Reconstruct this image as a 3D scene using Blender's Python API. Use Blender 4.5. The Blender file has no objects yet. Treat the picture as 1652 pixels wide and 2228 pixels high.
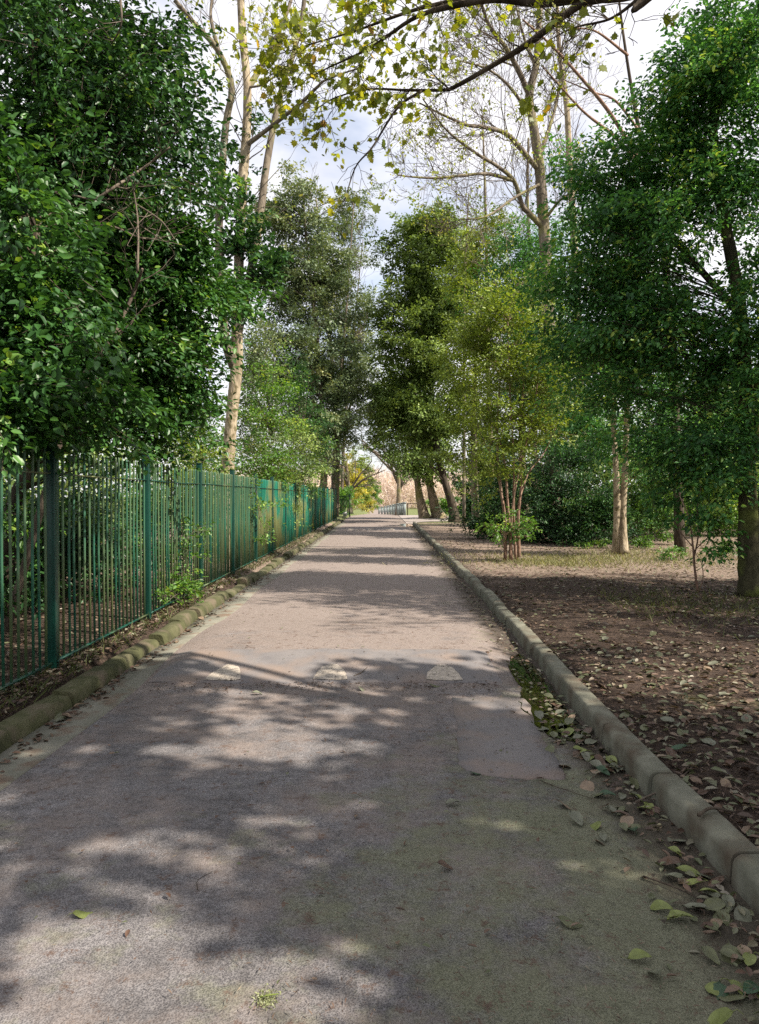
import bpy, math, random
import numpy as np
from mathutils import Vector

random.seed(11)
rng = np.random.default_rng(11)
SC = bpy.context.scene
COL = SC.collection

# ------------------------------------------------------------------ camera
F, CX, CY, HZ = 1673.0, 826.0, 1114.0, 1080.0
CAM = np.array((0.0, 0.0, 1.6))
PITCH = math.atan((CY - HZ) / F)
cam_d = bpy.data.cameras.new('camera')
cam = bpy.data.objects.new('camera', cam_d)
COL.objects.link(cam)
cam.location = CAM
cam.rotation_euler = (math.pi / 2 - PITCH, 0, 0)
cam_d.sensor_fit = 'VERTICAL'
cam_d.angle_y = 2 * math.atan(CY / F)
cam_d.clip_start = 0.05
cam_d.clip_end = 3000
SC.camera = cam

# ------------------------------------------------------------------ light
SUN_EL = math.radians(47)
SUN_AZ = math.radians(112)          # clockwise from +Y: from the verge side, a little behind the viewer
sd = Vector((math.sin(SUN_AZ) * math.cos(SUN_EL), math.cos(SUN_AZ) * math.cos(SUN_EL), math.sin(SUN_EL)))
sl = bpy.data.lights.new('sun', 'SUN')
sl.energy = 5.0
sl.angle = math.radians(0.6)
sl.color = (1.0, 0.91, 0.78)
so = bpy.data.objects.new('sun', sl)
COL.objects.link(so)
so.rotation_euler = (-sd).to_track_quat('-Z', 'Y').to_euler()

W = bpy.data.worlds.new('World')
SC.world = W
W.use_nodes = True
wt = W.node_tree
wt.nodes.clear()


def nd(t, kind, ins=None, **props):
    n = t.nodes.new(kind)
    for k, v in props.items():
        setattr(n, k, v)
    for k, v in (ins or {}).items():
        if isinstance(v, bpy.types.NodeSocket):
            t.links.new(v, n.inputs[k])
        else:
            n.inputs[k].default_value = v
    return n


def ramp(t, fac, stops, interp='LINEAR'):
    n = t.nodes.new('ShaderNodeValToRGB')
    n.color_ramp.interpolation = interp
    e = n.color_ramp.elements
    while len(e) < len(stops):
        e.new(0.5)
    for el, (p, c) in zip(e, stops):
        el.position = p
        el.color = (c, c, c, 1) if isinstance(c, (int, float)) else (*c, 1)
    t.links.new(fac, n.inputs['Fac'])
    return n.outputs['Color']


sky = nd(wt, 'ShaderNodeTexSky', sky_type='NISHITA', sun_disc=False, sun_elevation=SUN_EL, sun_rotation=SUN_AZ)
tc = nd(wt, 'ShaderNodeTexCoord')
mp = nd(wt, 'ShaderNodeMapping', {'Vector': tc.outputs['Generated'], 'Scale': (1.0, 1.0, 1.9), 'Location': (0.3, 0.1, 0.0)})
cn = nd(wt, 'ShaderNodeTexNoise', {'Vector': mp.outputs['Vector'], 'Scale': 2.6, 'Detail': 6.0, 'Roughness': 0.55})
cmask = ramp(wt, cn.outputs['Fac'], [(0.37, 0.42), (0.50, 0.97)])
cn2 = nd(wt, 'ShaderNodeTexNoise', {'Vector': mp.outputs['Vector'], 'Scale': 5.5, 'Detail': 5.0})
ccol = ramp(wt, cn2.outputs['Fac'], [(0.30, (4.7, 4.7, 5.1)), (0.58, (6.0, 5.9, 6.15))])
cmx = nd(wt, 'ShaderNodeMix', {0: cmask, 6: sky.outputs['Color'], 7: ccol}, data_type='RGBA')
bg = nd(wt, 'ShaderNodeBackground', {'Color': cmx.outputs[2], 'Strength': 0.1})
wo = nd(wt, 'ShaderNodeOutputWorld', {'Surface': bg.outputs['Background']})

vs = SC.view_settings
vs.view_transform = 'Standard'
vs.look = 'None'
vs.gamma = 1.0
vs.exposure = 1.06
try:
    SC.cycles.max_bounces = 6
    SC.cycles.transparent_max_bounces = 4
    SC.cycles.transmission_bounces = 3
    SC.cycles.use_denoising = False
except Exception:
    pass


# ------------------------------------------------------------------ helpers
def P(px, py, Y):
    """the world point at depth Y seen at a pixel of the 1652 x 2228 photograph"""
    xc, yc = (px - CX) / F, -(py - CY) / F
    d = np.array((xc, math.cos(PITCH) + yc * math.sin(PITCH), yc * math.cos(PITCH) - math.sin(PITCH)))
    return CAM + d * (Y / d[1])


XL = -2.36                                              # railings-side kerb line


def xr(y):
    """verge-side kerb line"""
    return float(np.interp(y, [-6, 3, 6.3, 9, 12, 15, 20, 30, 40, 46], [1.45, 1.45, 1.47, 1.56, 1.61, 1.63, 1.70, 1.80, 1.90, 1.95]))


def drop(y):
    return -0.021 * max(0.0, y - 64.0) if y < 140 else -0.021 * 76.0


def hump(y, x=0.0):
    z = 0.0
    tp = min(1.0, max(0.0, (xr(min(y, 46)) - 0.12 - x) / 0.4)) * min(1.0, max(0.0, (x - XL - 0.1) / 0.4))
    if tp <= 0:
        return 0.0
    for y0, L, h in ((6.55, 3.4, 0.085), (36.5, 3.4, 0.08)):
        t = (y - y0) / L
        if 0 < t < 1:
            z += h * math.sin(math.pi * t) ** 0.8 * tp
    return z


def road_z(x, y):
    e = (x + 0.45) / 2.0
    return 0.02 * (1 - min(1.5, e * e)) - 0.02 + hump(y, x) + drop(y)


def wob(x, y):
    return 0.5 * (math.sin(0.9 * x + 0.37 * y) + math.sin(0.53 * y - 1.7 * x + 1.3) * 0.6 + math.sin(2.1 * x + 1.9 * y) * 0.25)


def gz(x, y):
    """verge and soil height"""
    base = 0.085 + drop(y)
    a = 0.0
    r = xr(y) + 0.1
    if x > r:
        a = min(1.0, (x - r) / 2.5)
    elif x < -3.1:
        a = min(1.0, (-3.1 - x) / 2.0)
    far = min(1.0, max(0.0, (46 - y) / 6)) if x > 0 else 1.0
    return base * far + drop(y) * (1 - far) + a * 0.07 * wob(x, y) * (1 if y < 60 else 0.3)


def build(name, V, faces, mat, parent=None, var=None, smooth=False):
    """faces: list of (M, k) index arrays; links ONE mesh object, coordinates given in world space"""
    V = np.asarray(V, dtype=np.float64).reshape(-1, 3)
    if parent is not None:
        off = np.array(parent.location)
        q = parent
        while q.parent is not None:
            q = q.parent
            off = off + np.array(q.location)
        V = V - off
    me = bpy.data.meshes.new(name)
    fl = [np.asarray(f, dtype=np.int32) for f in faces if len(f)]
    loops = np.concatenate([f.ravel() for f in fl])
    tot = np.concatenate([np.full(len(f), f.shape[1], dtype=np.int32) for f in fl])
    start = np.concatenate(([0], np.cumsum(tot)[:-1])).astype(np.int32)
    me.vertices.add(len(V))
    me.vertices.foreach_set('co', V.astype(np.float32).ravel())
    me.loops.add(len(loops))
    me.loops.foreach_set('vertex_index', loops)
    me.polygons.add(len(tot))
    me.polygons.foreach_set('loop_start', start)
    me.polygons.foreach_set('loop_total', tot)
    if smooth:
        me.polygons.foreach_set('use_smooth', np.ones(len(tot), dtype=bool))
    if var is not None:
        at = me.attributes.new('var', 'FLOAT', 'FACE')
        at.data.foreach_set('value', np.asarray(var, dtype=np.float32))
    me.update(calc_edges=True)
    me.materials.append(mat)
    o = bpy.data.objects.new(name, me)
    COL.objects.link(o)
    if parent is not None:
        o.parent = parent
    return o


def tag(o, label=None, cat=None, group=None, kind=None):
    if label:
        o['label'] = label
    if cat:
        o['category'] = cat
    if group:
        o['group'] = group
    if kind:
        o['kind'] = kind
    return o


def empty(name, loc, label, cat, group=None, kind=None):
    o = bpy.data.objects.new(name, None)
    COL.objects.link(o)
    o.location = tuple(float(v) for v in loc)
    o.empty_display_size = 0.2
    return tag(o, label, cat, group, kind)


def catmull(pts, n):
    p = np.asarray(pts, float)
    if len(p) == 2:
        t = np.linspace(0, 1, n)[:, None]
        return p[0] * (1 - t) + p[1] * t
    q = np.vstack((2 * p[0] - p[1], p, 2 * p[-1] - p[-2]))
    out = []
    for u in np.linspace(0, len(p) - 1 - 1e-9, n):
        i = int(u)
        t = u - i
        a, b, c, d = q[i], q[i + 1], q[i + 2], q[i + 3]
        out.append(0.5 * (2 * b + (c - a) * t + (2 * a - 5 * b + 4 * c - d) * t * t + (3 * b - a - 3 * c + d) * t ** 3))
    return np.array(out)


class MB:
    """collects tubes and boxes into one mesh"""

    def __init__(self):
        self.v, self.f, self.n = [], {}, 0

    def add(self, V, faces):
        for f in faces:
            f = np.asarray(f, dtype=np.int32)
            self.f.setdefault(f.shape[1], []).append(f + self.n)
        self.v.append(np.asarray(V, float))
        self.n += len(V)

    def tube(self, pts, rad, k=6, lump=0.0):
        pts = np.asarray(pts, float)
        n = len(pts)
        rad = np.broadcast_to(np.asarray(rad, float), (n,))
        tan = np.gradient(pts, axis=0)
        tan /= np.linalg.norm(tan, axis=1)[:, None] + 1e-9
        ref = np.array((0.0, 1.0, 0.0)) if abs(tan[0][1]) < 0.8 else np.array((1.0, 0.0, 0.0))
        u = np.cross(tan, ref)
        u /= np.linalg.norm(u, axis=1)[:, None] + 1e-9
        w = np.cross(tan, u)
        a = np.arange(k) * 2 * math.pi / k
        R = rad[:, None] * np.ones((1, k))
        if lump:
            R = R * (1 + lump * rng.normal(size=(n, k)).clip(-2, 2) * 0.6 + lump * np.sin(a * 2 + np.arange(n)[:, None] * 0.4))
        V = pts[:, None, :] + R[..., None] * (np.cos(a)[None, :, None] * u[:, None, :] + np.sin(a)[None, :, None] * w[:, None, :])
        i = np.arange(n - 1)[:, None] * k
        j = np.arange(k)[None, :]
        j2 = (j + 1) % k
        q = np.stack((i + j, i + j2, i + k + j2, i + k + j), -1).reshape(-1, 4)
        fs = [q]
        if k > 3:
            fs.append(np.arange(k)[None, ::-1])
            fs.append((np.arange(k) + (n - 1) * k)[None, :])
        self.add(V.reshape(-1, 3), fs)

    def box(self, c, s, rz=0.0):
        c, s = np.asarray(c, float), np.asarray(s, float) / 2
        g = np.array([(x, y, z) for x in (-1, 1) for y in (-1, 1) for z in (-1, 1)], float) * s
        if rz:
            ca, sa = math.cos(rz), math.sin(rz)
            g = np.column_stack((g[:, 0] * ca - g[:, 1] * sa, g[:, 0] * sa + g[:, 1] * ca, g[:, 2]))
        self.add(g + c, [[(0, 1, 3, 2), (4, 6, 7, 5), (0, 4, 5, 1), (2, 3, 7, 6), (0, 2, 6, 4), (1, 5, 7, 3)]])

    def prof(self, path, prof, caps=True):
        """sweep a closed (x, z) profile along points; x to the side, z up"""
        path = np.asarray(path, float)
        n, k = len(path), len(prof)
        tan = np.gradient(path, axis=0)
        tan[:, 2] = 0
        tan /= np.linalg.norm(tan, axis=1)[:, None]
        side = np.column_stack((tan[:, 1], -tan[:, 0], np.zeros(n)))
        pr = np.asarray(prof, float)
        V = path[:, None, :] + pr[None, :, 0, None] * side[:, None, :]
        V[:, :, 2] += pr[None, :, 1]
        i = np.arange(n - 1)[:, None] * k
        j = np.arange(k)[None, :]
        j2 = (j + 1) % k
        fs = [np.stack((i + j, i + k + j, i + k + j2, i + j2), -1).reshape(-1, 4)]
        if caps:
            fs += [np.arange(k)[None, :], (np.arange(k) + (n - 1) * k)[None, ::-1]]
        self.add(V.reshape(-1, 3), fs)

    def obj(self, name, mat, parent=None, smooth=False):
        return build(name, np.vstack(self.v), [np.vstack(x) for x in self.f.values()], mat, parent, smooth=smooth)


# ------------------------------------------------------------------ materials
def new_mat(name):
    m = bpy.data.materials.new(name)
    m.use_nodes = True
    t = m.node_tree
    t.nodes.clear()
    return m, t


def leaf_mat(name, stops, rough=0.45, trans=0.3, spec=0.5, warm=(1.25, 1.2, 0.55)):
    m, t = new_mat(name)
    at = nd(t, 'ShaderNodeAttribute', attribute_name='var')
    col = ramp(t, at.outputs['Fac'], stops)
    b = nd(t, 'ShaderNodeBsdfPrincipled', {'Base Color': col, 'Roughness': rough, 'Specular IOR Level': spec})
    tcm = nd(t, 'ShaderNodeMix', {0: 1.0, 6: col, 7: (*warm, 1)}, data_type='RGBA', blend_type='MULTIPLY')
    tr = nd(t, 'ShaderNodeBsdfTranslucent', {'Color': tcm.outputs[2]})
    mx = nd(t, 'ShaderNodeMixShader', {0: trans, 1: b.outputs[0], 2: tr.outputs[0]})
    nd(t, 'ShaderNodeOutputMaterial', {'Surface': mx.outputs[0]})
    return m


def solid_mat(name, stops, scale=4.0, stretch=(1, 1, 1), rough=0.85, bump=0.3, bump_scale=None, detail=6.0, spec=0.3, dist=0.02, extra=None):
    m, t = new_mat(name)
    tco = nd(t, 'ShaderNodeTexCoord')
    mpn = nd(t, 'ShaderNodeMapping', {'Vector': tco.outputs['Object'], 'Scale': stretch})
    n1 = nd(t, 'ShaderNodeTexNoise', {'Vector': mpn.outputs[0], 'Scale': scale, 'Detail': detail, 'Roughness': 0.65})
    col = ramp(t, n1.outputs['Fac'], stops)
    if extra:
        ecol, escale, lo, hi = extra
        n3 = nd(t, 'ShaderNodeTexNoise', {'Vector': tco.outputs['Object'], 'Scale': escale, 'Detail': 5.0})
        ef = ramp(t, n3.outputs['Fac'], [(lo, 0.0), (hi, 1.0)])
        col = nd(t, 'ShaderNodeMix', {0: ef, 6: col, 7: (*ecol, 1)}, data_type='RGBA').outputs[2]
    b = nd(t, 'ShaderNodeBsdfPrincipled', {'Base Color': col, 'Roughness': rough, 'Specular IOR Level': spec})
    n2 = nd(t, 'ShaderNodeTexNoise', {'Vector': mpn.outputs[0], 'Scale': bump_scale or scale * 3, 'Detail': 6.0})
    bp = nd(t, 'ShaderNodeBump', {'Height': n2.outputs['Fac'], 'Strength': bump, 'Distance': dist})
    t.links.new(bp.outputs[0], b.inputs['Normal'])
    nd(t, 'ShaderNodeOutputMaterial', {'Surface': b.outputs[0]})
    return m


def asphalt_mat():
    m, t = new_mat('asphalt')
    tco = nd(t, 'ShaderNodeTexCoord')
    v = tco.outputs['Object']
    sx = nd(t, 'ShaderNodeSeparateXYZ', {'Vector': v})
    # aggregate grain
    vor = nd(t, 'ShaderNodeTexVoronoi', {'Vector': v, 'Scale': 150.0})
    fine = nd(t, 'ShaderNodeTexNoise', {'Vector': v, 'Scale': 38.0, 'Detail': 8.0, 'Roughness': 0.82})
    grain = nd(t, 'ShaderNodeMix', {0: 0.55, 2: vor.outputs['Distance'], 3: fine.outputs['Fac']})
    g = ramp(t, grain.outputs[0], [(0.20, (0.029, 0.027, 0.029)), (0.40, (0.098, 0.092, 0.096)), (0.62, (0.212, 0.20, 0.202))])
    # broad wear
    big = nd(t, 'ShaderNodeTexNoise', {'Vector': v, 'Scale': 0.9, 'Detail': 7.0, 'Roughness': 0.62})
    wear = ramp(t, big.outputs['Fac'], [(0.3, 0.62), (0.7, 1.25)])
    c1 = nd(t, 'ShaderNodeMix', {0: 1.0, 6: g, 7: wear}, data_type='RGBA', blend_type='MULTIPLY').outputs[2]
    med = nd(t, 'ShaderNodeTexNoise', {'Vector': v, 'Scale': 7.0, 'Detail': 8.0, 'Roughness': 0.72, 'Distortion': 0.4})
    mw = ramp(t, med.outputs['Fac'], [(0.34, 0.66), (0.52, 1.0), (0.68, 1.22)])
    c1 = nd(t, 'ShaderNodeMix', {0: 1.0, 6: c1, 7: mw}, data_type='RGBA', blend_type='MULTIPLY').outputs[2]
    # brown dust, thicker away from the camera
    dn = nd(t, 'ShaderNodeTexNoise', {'Vector': v, 'Scale': 1.7, 'Detail': 8.0, 'Roughness': 0.7})
    yy = nd(t, 'ShaderNodeMapRange', {'Value': sx.outputs['Y'], 'From Min': 4.5, 'From Max': 9.5, 'To Min': 0.0, 'To Max': 0.30})
    dsum = nd(t, 'ShaderNodeMath', {0: dn.outputs['Fac'], 1: yy.outputs[0]}, operation='ADD')
    dm = ramp(t, dsum.outputs[0], [(0.46, 0.0), (0.70, 0.82)])
    dcol = ramp(t, fine.outputs['Fac'], [(0.3, (0.155, 0.125, 0.112)), (0.7, (0.30, 0.245, 0.215))])
    c2 = nd(t, 'ShaderNodeMix', {0: dm, 6: c1, 7: dcol}, data_type='RGBA').outputs[2]
    # algae tint towards the gutter
    mn = nd(t, 'ShaderNodeTexNoise', {'Vector': v, 'Scale': 2.3, 'Detail': 6.0, 'Roughness': 0.7})
    mxr = nd(t, 'ShaderNodeMapRange', {'Value': sx.outputs['X'], 'From Min': -0.7, 'From Max': 1.1, 'To Min': -0.14, 'To Max': 0.16})
    myr = nd(t, 'ShaderNodeMapRange', {'Value': sx.outputs['Y'], 'From Min': 3.5, 'From Max': 6.5, 'To Min': 0.0, 'To Max': -0.3})
    ms = nd(t, 'ShaderNodeMath', {0: mn.outputs['Fac'], 1: mxr.outputs[0]}, operation='ADD')
    ms2 = nd(t, 'ShaderNodeMath', {0: ms.outputs[0], 1: myr.outputs[0]}, operation='ADD')
    mm = ramp(t, ms2.outputs[0], [(0.40, 0.0), (0.60, 0.8)])
    mcol = ramp(t, grain.outputs[0], [(0.2, (0.055, 0.058, 0.034)), (0.6, (0.185, 0.19, 0.12))])
    c3 = nd(t, 'ShaderNodeMix', {0: mm, 6: c2, 7: mcol}, data_type='RGBA').outputs[2]
    # reddish needle crumbs
    rn = nd(t, 'ShaderNodeTexNoise', {'Vector': v, 'Scale': 8.5, 'Detail': 9.0, 'Roughness': 0.8})
    rm = ramp(t, rn.outputs['Fac'], [(0.555, 0.0), (0.625, 0.85)])
    c4 = nd(t, 'ShaderNodeMix', {0: rm, 6: c3, 7: (0.105, 0.068, 0.052, 1)}, data_type='RGBA').outputs[2]
    # cracks / dark crumbs
    kn = nd(t, 'ShaderNodeTexNoise', {'Vector': v, 'Scale': 9.0, 'Detail': 10.0, 'Roughness': 0.85})
    km = ramp(t, kn.outputs['Fac'], [(0.35, 0.8), (0.42, 0.0)])
    c5 = nd(t, 'ShaderNodeMix', {0: km, 6: c4, 7: (0.035, 0.033, 0.028, 1)}, data_type='RGBA').outputs[2]
    # crazed cracks beside the mossy kerb and along the old seams
    wv = nd(t, 'ShaderNodeMix', {0: 0.35, 6: v, 7: med.outputs['Color']}, data_type='RGBA', blend_type='ADD')
    cr = nd(t, 'ShaderNodeTexVoronoi', {'Vector': wv.outputs[2], 'Scale': 7.5}, feature='DISTANCE_TO_EDGE')
    crl = ramp(t, cr.outputs['Distance'], [(0.004, 0.75), (0.030, 0.0)])
    cxm = nd(t, 'ShaderNodeMapRange', {'Value': sx.outputs['X'], 'From Min': -1.2, 'From Max': -1.75, 'To Min': -0.25, 'To Max': 0.35})
    cym = nd(t, 'ShaderNodeMapRange', {'Value': sx.outputs['Y'], 'From Min': 4.6, 'From Max': 5.6, 'To Min': 0.0, 'To Max': -0.35})
    ca = nd(t, 'ShaderNodeMath', {0: cxm.outputs[0], 1: cym.outputs[0]}, operation='ADD')
    cb = nd(t, 'ShaderNodeMath', {0: ca.outputs[0], 1: big.outputs['Fac']}, operation='ADD')
    cmk = ramp(t, cb.outputs[0], [(0.58, 0.0), (0.80, 0.9)])
    cfin = nd(t, 'ShaderNodeMath', {0: crl, 1: cmk}, operation='MULTIPLY')
    c5 = nd(t, 'ShaderNodeMix', {0: cfin.outputs[0], 6: c5, 7: (0.018, 0.017, 0.015, 1)}, data_type='RGBA').outputs[2]
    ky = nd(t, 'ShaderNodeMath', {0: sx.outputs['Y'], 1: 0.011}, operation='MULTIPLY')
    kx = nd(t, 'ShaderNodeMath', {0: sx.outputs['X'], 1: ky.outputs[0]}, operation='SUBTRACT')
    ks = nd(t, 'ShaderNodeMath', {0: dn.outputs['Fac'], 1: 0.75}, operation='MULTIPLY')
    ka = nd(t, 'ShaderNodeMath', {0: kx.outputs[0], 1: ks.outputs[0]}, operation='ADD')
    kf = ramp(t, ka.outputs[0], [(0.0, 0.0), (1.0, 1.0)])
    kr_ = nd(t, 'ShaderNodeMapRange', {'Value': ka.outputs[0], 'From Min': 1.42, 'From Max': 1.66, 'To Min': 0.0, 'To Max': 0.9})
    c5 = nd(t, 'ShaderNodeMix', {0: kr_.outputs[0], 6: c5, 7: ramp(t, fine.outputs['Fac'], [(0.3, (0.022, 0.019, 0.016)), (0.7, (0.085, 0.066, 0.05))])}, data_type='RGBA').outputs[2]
    b = nd(t, 'ShaderNodeBsdfPrincipled', {'Base Color': c5, 'Roughness': 0.88, 'Specular IOR Level': 0.25})
    bp = nd(t, 'ShaderNodeBump', {'Height': grain.outputs[0], 'Strength': 0.9, 'Distance': 0.008})
    bp2 = nd(t, 'ShaderNodeBump', {'Height': kn.outputs['Fac'], 'Strength': 0.35, 'Distance': 0.02, 'Normal': bp.outputs[0]})
    t.links.new(bp2.outputs[0], b.inputs['Normal'])
    nd(t, 'ShaderNodeOutputMaterial', {'Surface': b.outputs[0]})
    return m


def soil_mat():
    m, t = new_mat('soil')
    tco = nd(t, 'ShaderNodeTexCoord')
    v = tco.outputs['Object']
    sx = nd(t, 'ShaderNodeSeparateXYZ', {'Vector': v})
    n1 = nd(t, 'ShaderNodeTexNoise', {'Vector': v, 'Scale': 1.1, 'Detail': 7.0, 'Roughness': 0.65})
    n2 = nd(t, 'ShaderNodeTexNoise', {'Vector': v, 'Scale': 26.0, 'Detail': 8.0, 'Roughness': 0.75})
    c1 = ramp(t, n2.outputs['Fac'], [(0.30, (0.015, 0.012, 0.010)), (0.50, (0.060, 0.042, 0.033)), (0.70, (0.16, 0.115, 0.085))])
    # dry tan soil from about fourteen metres on, grass beyond the apron
    yr = nd(t, 'ShaderNodeMapRange', {'Value': sx.outputs['Y'], 'From Min': 11.5, 'From Max': 16.5, 'To Min': -0.35, 'To Max': 0.22})
    a1 = nd(t, 'ShaderNodeMath', {0: n1.outputs['Fac'], 1: yr.outputs[0]}, operation='ADD')
    dm = ramp(t, a1.outputs[0], [(0.42, 0.0), (0.62, 0.85)])
    tan = ramp(t, n2.outputs['Fac'], [(0.3, (0.16, 0.12, 0.095)), (0.7, (0.34, 0.265, 0.21))])
    c2 = nd(t, 'ShaderNodeMix', {0: dm, 6: c1, 7: tan}, data_type='RGBA').outputs[2]
    n3 = nd(t, 'ShaderNodeTexNoise', {'Vector': v, 'Scale': 0.55, 'Detail': 5.0})
    yr2 = nd(t, 'ShaderNodeMapRange', {'Value': sx.outputs['Y'], 'From Min': 38.0, 'From Max': 52.0, 'To Min': -0.15, 'To Max': 0.35})
    a2 = nd(t, 'ShaderNodeMath', {0: n3.outputs['Fac'], 1: yr2.outputs[0]}, operation='ADD')
    gm = ramp(t, a2.outputs[0], [(0.50, 0.0), (0.66, 0.9)])
    gr = ramp(t, n2.outputs['Fac'], [(0.3, (0.06, 0.085, 0.025)), (0.7, (0.17, 0.20, 0.07))])
    c3 = nd(t, 'ShaderNodeMix', {0: gm, 6: c2, 7: gr}, data_type='RGBA').outputs[2]
    b = nd(t, 'ShaderNodeBsdfPrincipled', {'Base Color': c3, 'Roughness': 0.95, 'Specular IOR Level': 0.15})
    bp = nd(t, 'ShaderNodeBump', {'Height': n2.outputs['Fac'], 'Strength': 0.9, 'Distance': 0.05})
    t.links.new(bp.outputs[0], b.inputs['Normal'])
    nd(t, 'ShaderNodeOutputMaterial', {'Surface': b.outputs[0]})
    return m


M_ASPH = asphalt_mat()
M_SOIL = soil_mat()
M_PATCH = solid_mat('smooth_asphalt', [(0.3, (0.125, 0.118, 0.122)), (0.7, (0.19, 0.175, 0.172))], 3.0, rough=0.85, bump=0.35, bump_scale=120, dist=0.005, extra=((0.21, 0.165, 0.14), 2.0, 0.46, 0.66))
M_CHAN = solid_mat('channel_concrete', [(0.3, (0.12, 0.12, 0.095)), (0.7, (0.21, 0.20, 0.165))], 3.0, rough=0.9, bump=0.4, bump_scale=70, dist=0.006, extra=((0.13, 0.095, 0.07), 4.0, 0.52, 0.66))
M_APRON = solid_mat('dusty_paving', [(0.3, (0.21, 0.18, 0.165)), (0.7, (0.34, 0.30, 0.28))], 1.5, rough=0.95, bump=0.2)
M_KERB = solid_mat('kerb_concrete', [(0.28, (0.07, 0.072, 0.052)), (0.5, (0.14, 0.14, 0.108)), (0.75, (0.22, 0.215, 0.17))], 3.5, rough=0.9, bump=0.5, bump_scale=45, dist=0.008, extra=((0.085, 0.068, 0.048), 4.0, 0.46, 0.68))
M_KERB_MOSS = solid_mat('mossy_kerb', [(0.3, (0.034, 0.036, 0.016)), (0.52, (0.070, 0.072, 0.032)), (0.75, (0.15, 0.135, 0.085))], 3.0, rough=0.95, bump=0.6, bump_scale=50, dist=0.01, extra=((0.125, 0.10, 0.07), 3.5, 0.52, 0.68))
M_TRI = solid_mat('worn_paint', [(0.36, (0.17, 0.15, 0.13)), (0.47, (0.36, 0.315, 0.265)), (0.66, (0.48, 0.42, 0.355))], 22.0, rough=0.9, bump=0.5, bump_scale=90, dist=0.005)
M_PAINT = solid_mat('green_paint', [(0.3, (0.002, 0.022, 0.016)), (0.52, (0.003, 0.050, 0.034)), (0.75, (0.010, 0.11, 0.072))], 2.2, (1, 1, 0.35), rough=0.42, bump=0.12, spec=0.5, dist=0.003, extra=((0.20, 0.22, 0.10), 0.9, 0.52, 0.68))
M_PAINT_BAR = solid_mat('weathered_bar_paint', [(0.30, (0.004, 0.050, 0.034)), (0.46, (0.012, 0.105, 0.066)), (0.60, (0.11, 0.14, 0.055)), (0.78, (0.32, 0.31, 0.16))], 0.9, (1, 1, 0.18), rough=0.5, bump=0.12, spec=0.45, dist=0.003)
M_POSTC = solid_mat('pale_post', [(0.3, (0.17, 0.20, 0.20)), (0.7, (0.30, 0.34, 0.34))], 3.0, rough=0.8)
M_SIGN = solid_mat('white_board', [(0.3, (0.45, 0.47, 0.46)), (0.7, (0.6, 0.6, 0.59))], 3.0, rough=0.6)


def bark(name, a, b, c, scale=5, moss=None):
    return solid_mat(name, [(0.3, a), (0.52, b), (0.74, c)], scale, (1, 1, 0.3), rough=0.95, bump=1.0, bump_scale=scale * 2.6, dist=0.045, spec=0.15, extra=moss)


M_PAINT_SUNLIT = solid_mat('sunlit_emerald_bar_paint', [(0.30, (0.003, 0.060, 0.040)), (0.5, (0.008, 0.15, 0.095)), (0.72, (0.03, 0.24, 0.16))], 0.6, (1, 1, 0.12), rough=0.5, bump=0.1, spec=0.4, dist=0.003, extra=((0.16, 0.18, 0.07), 0.7, 0.46, 0.58))  # distant bars: sunlit brightness painted into the green, weathering on top
B_PALE = bark('pale_bark', (0.15, 0.12, 0.08), (0.34, 0.28, 0.195), (0.50, 0.43, 0.32), 5.5, ((0.15, 0.125, 0.07), 5.0, 0.54, 0.64))
B_OLD = bark('old_flaking_bark', (0.10, 0.075, 0.05), (0.25, 0.20, 0.145), (0.44, 0.37, 0.28), 2.6, ((0.19, 0.18, 0.07), 0.9, 0.5, 0.62))
B_GREY = bark('grey_bark', (0.07, 0.06, 0.045), (0.155, 0.13, 0.10), (0.27, 0.23, 0.18), 4.5, ((0.20, 0.19, 0.08), 1.3, 0.50, 0.66))
B_DARK = bark('dark_bark', (0.022, 0.018, 0.014), (0.06, 0.048, 0.036), (0.13, 0.105, 0.08), 6)
B_MOSS = bark('mossy_bark', (0.03, 0.028, 0.017), (0.075, 0.07, 0.04), (0.15, 0.14, 0.085), 5, ((0.13, 0.155, 0.04), 1.8, 0.48, 0.62))
B_RED = bark('reddish_bark', (0.12, 0.07, 0.05), (0.26, 0.17, 0.125), (0.42, 0.31, 0.24), 6)
B_TWIG = bark('twig_bark', (0.06, 0.047, 0.037), (0.13, 0.105, 0.083), (0.23, 0.195, 0.15), 5)
B_DTWIG = bark('dark_twig_bark', (0.03, 0.024, 0.018), (0.07, 0.055, 0.042), (0.15, 0.12, 0.09), 5)

L_HOLLY = leaf_mat('holly_leaves', [(0, (0.016, 0.049, 0.014)), (0.45, (0.041, 0.118, 0.028)), (0.8, (0.082, 0.198, 0.040)), (1, (0.228, 0.346, 0.055))], 0.40, 0.30, 0.35)
L_DARK = leaf_mat('dark_leaves', [(0, (0.012, 0.036, 0.014)), (0.5, (0.031, 0.088, 0.028)), (0.85, (0.066, 0.163, 0.041)), (1, (0.168, 0.260, 0.057))], 0.42, 0.26, 0.35)
L_TEAL = leaf_mat('ivy_leaves', [(0, (0.031, 0.093, 0.032)), (0.5, (0.073, 0.209, 0.061)), (0.85, (0.143, 0.340, 0.084)), (1, (0.366, 0.499, 0.096))], 0.42, 0.40, 0.32)
L_OAK = leaf_mat('olive_leaves', [(0, (0.048, 0.084, 0.020)), (0.5, (0.124, 0.195, 0.045)), (0.85, (0.256, 0.350, 0.087)), (1, (0.430, 0.543, 0.176))], 0.5, 0.28, 0.35)
L_GREYG = leaf_mat('greyish_leaves', [(0, (0.064, 0.101, 0.049)), (0.5, (0.144, 0.201, 0.100)), (0.85, (0.261, 0.306, 0.145)), (1, (0.423, 0.438, 0.221))], 0.5, 0.25)
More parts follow.
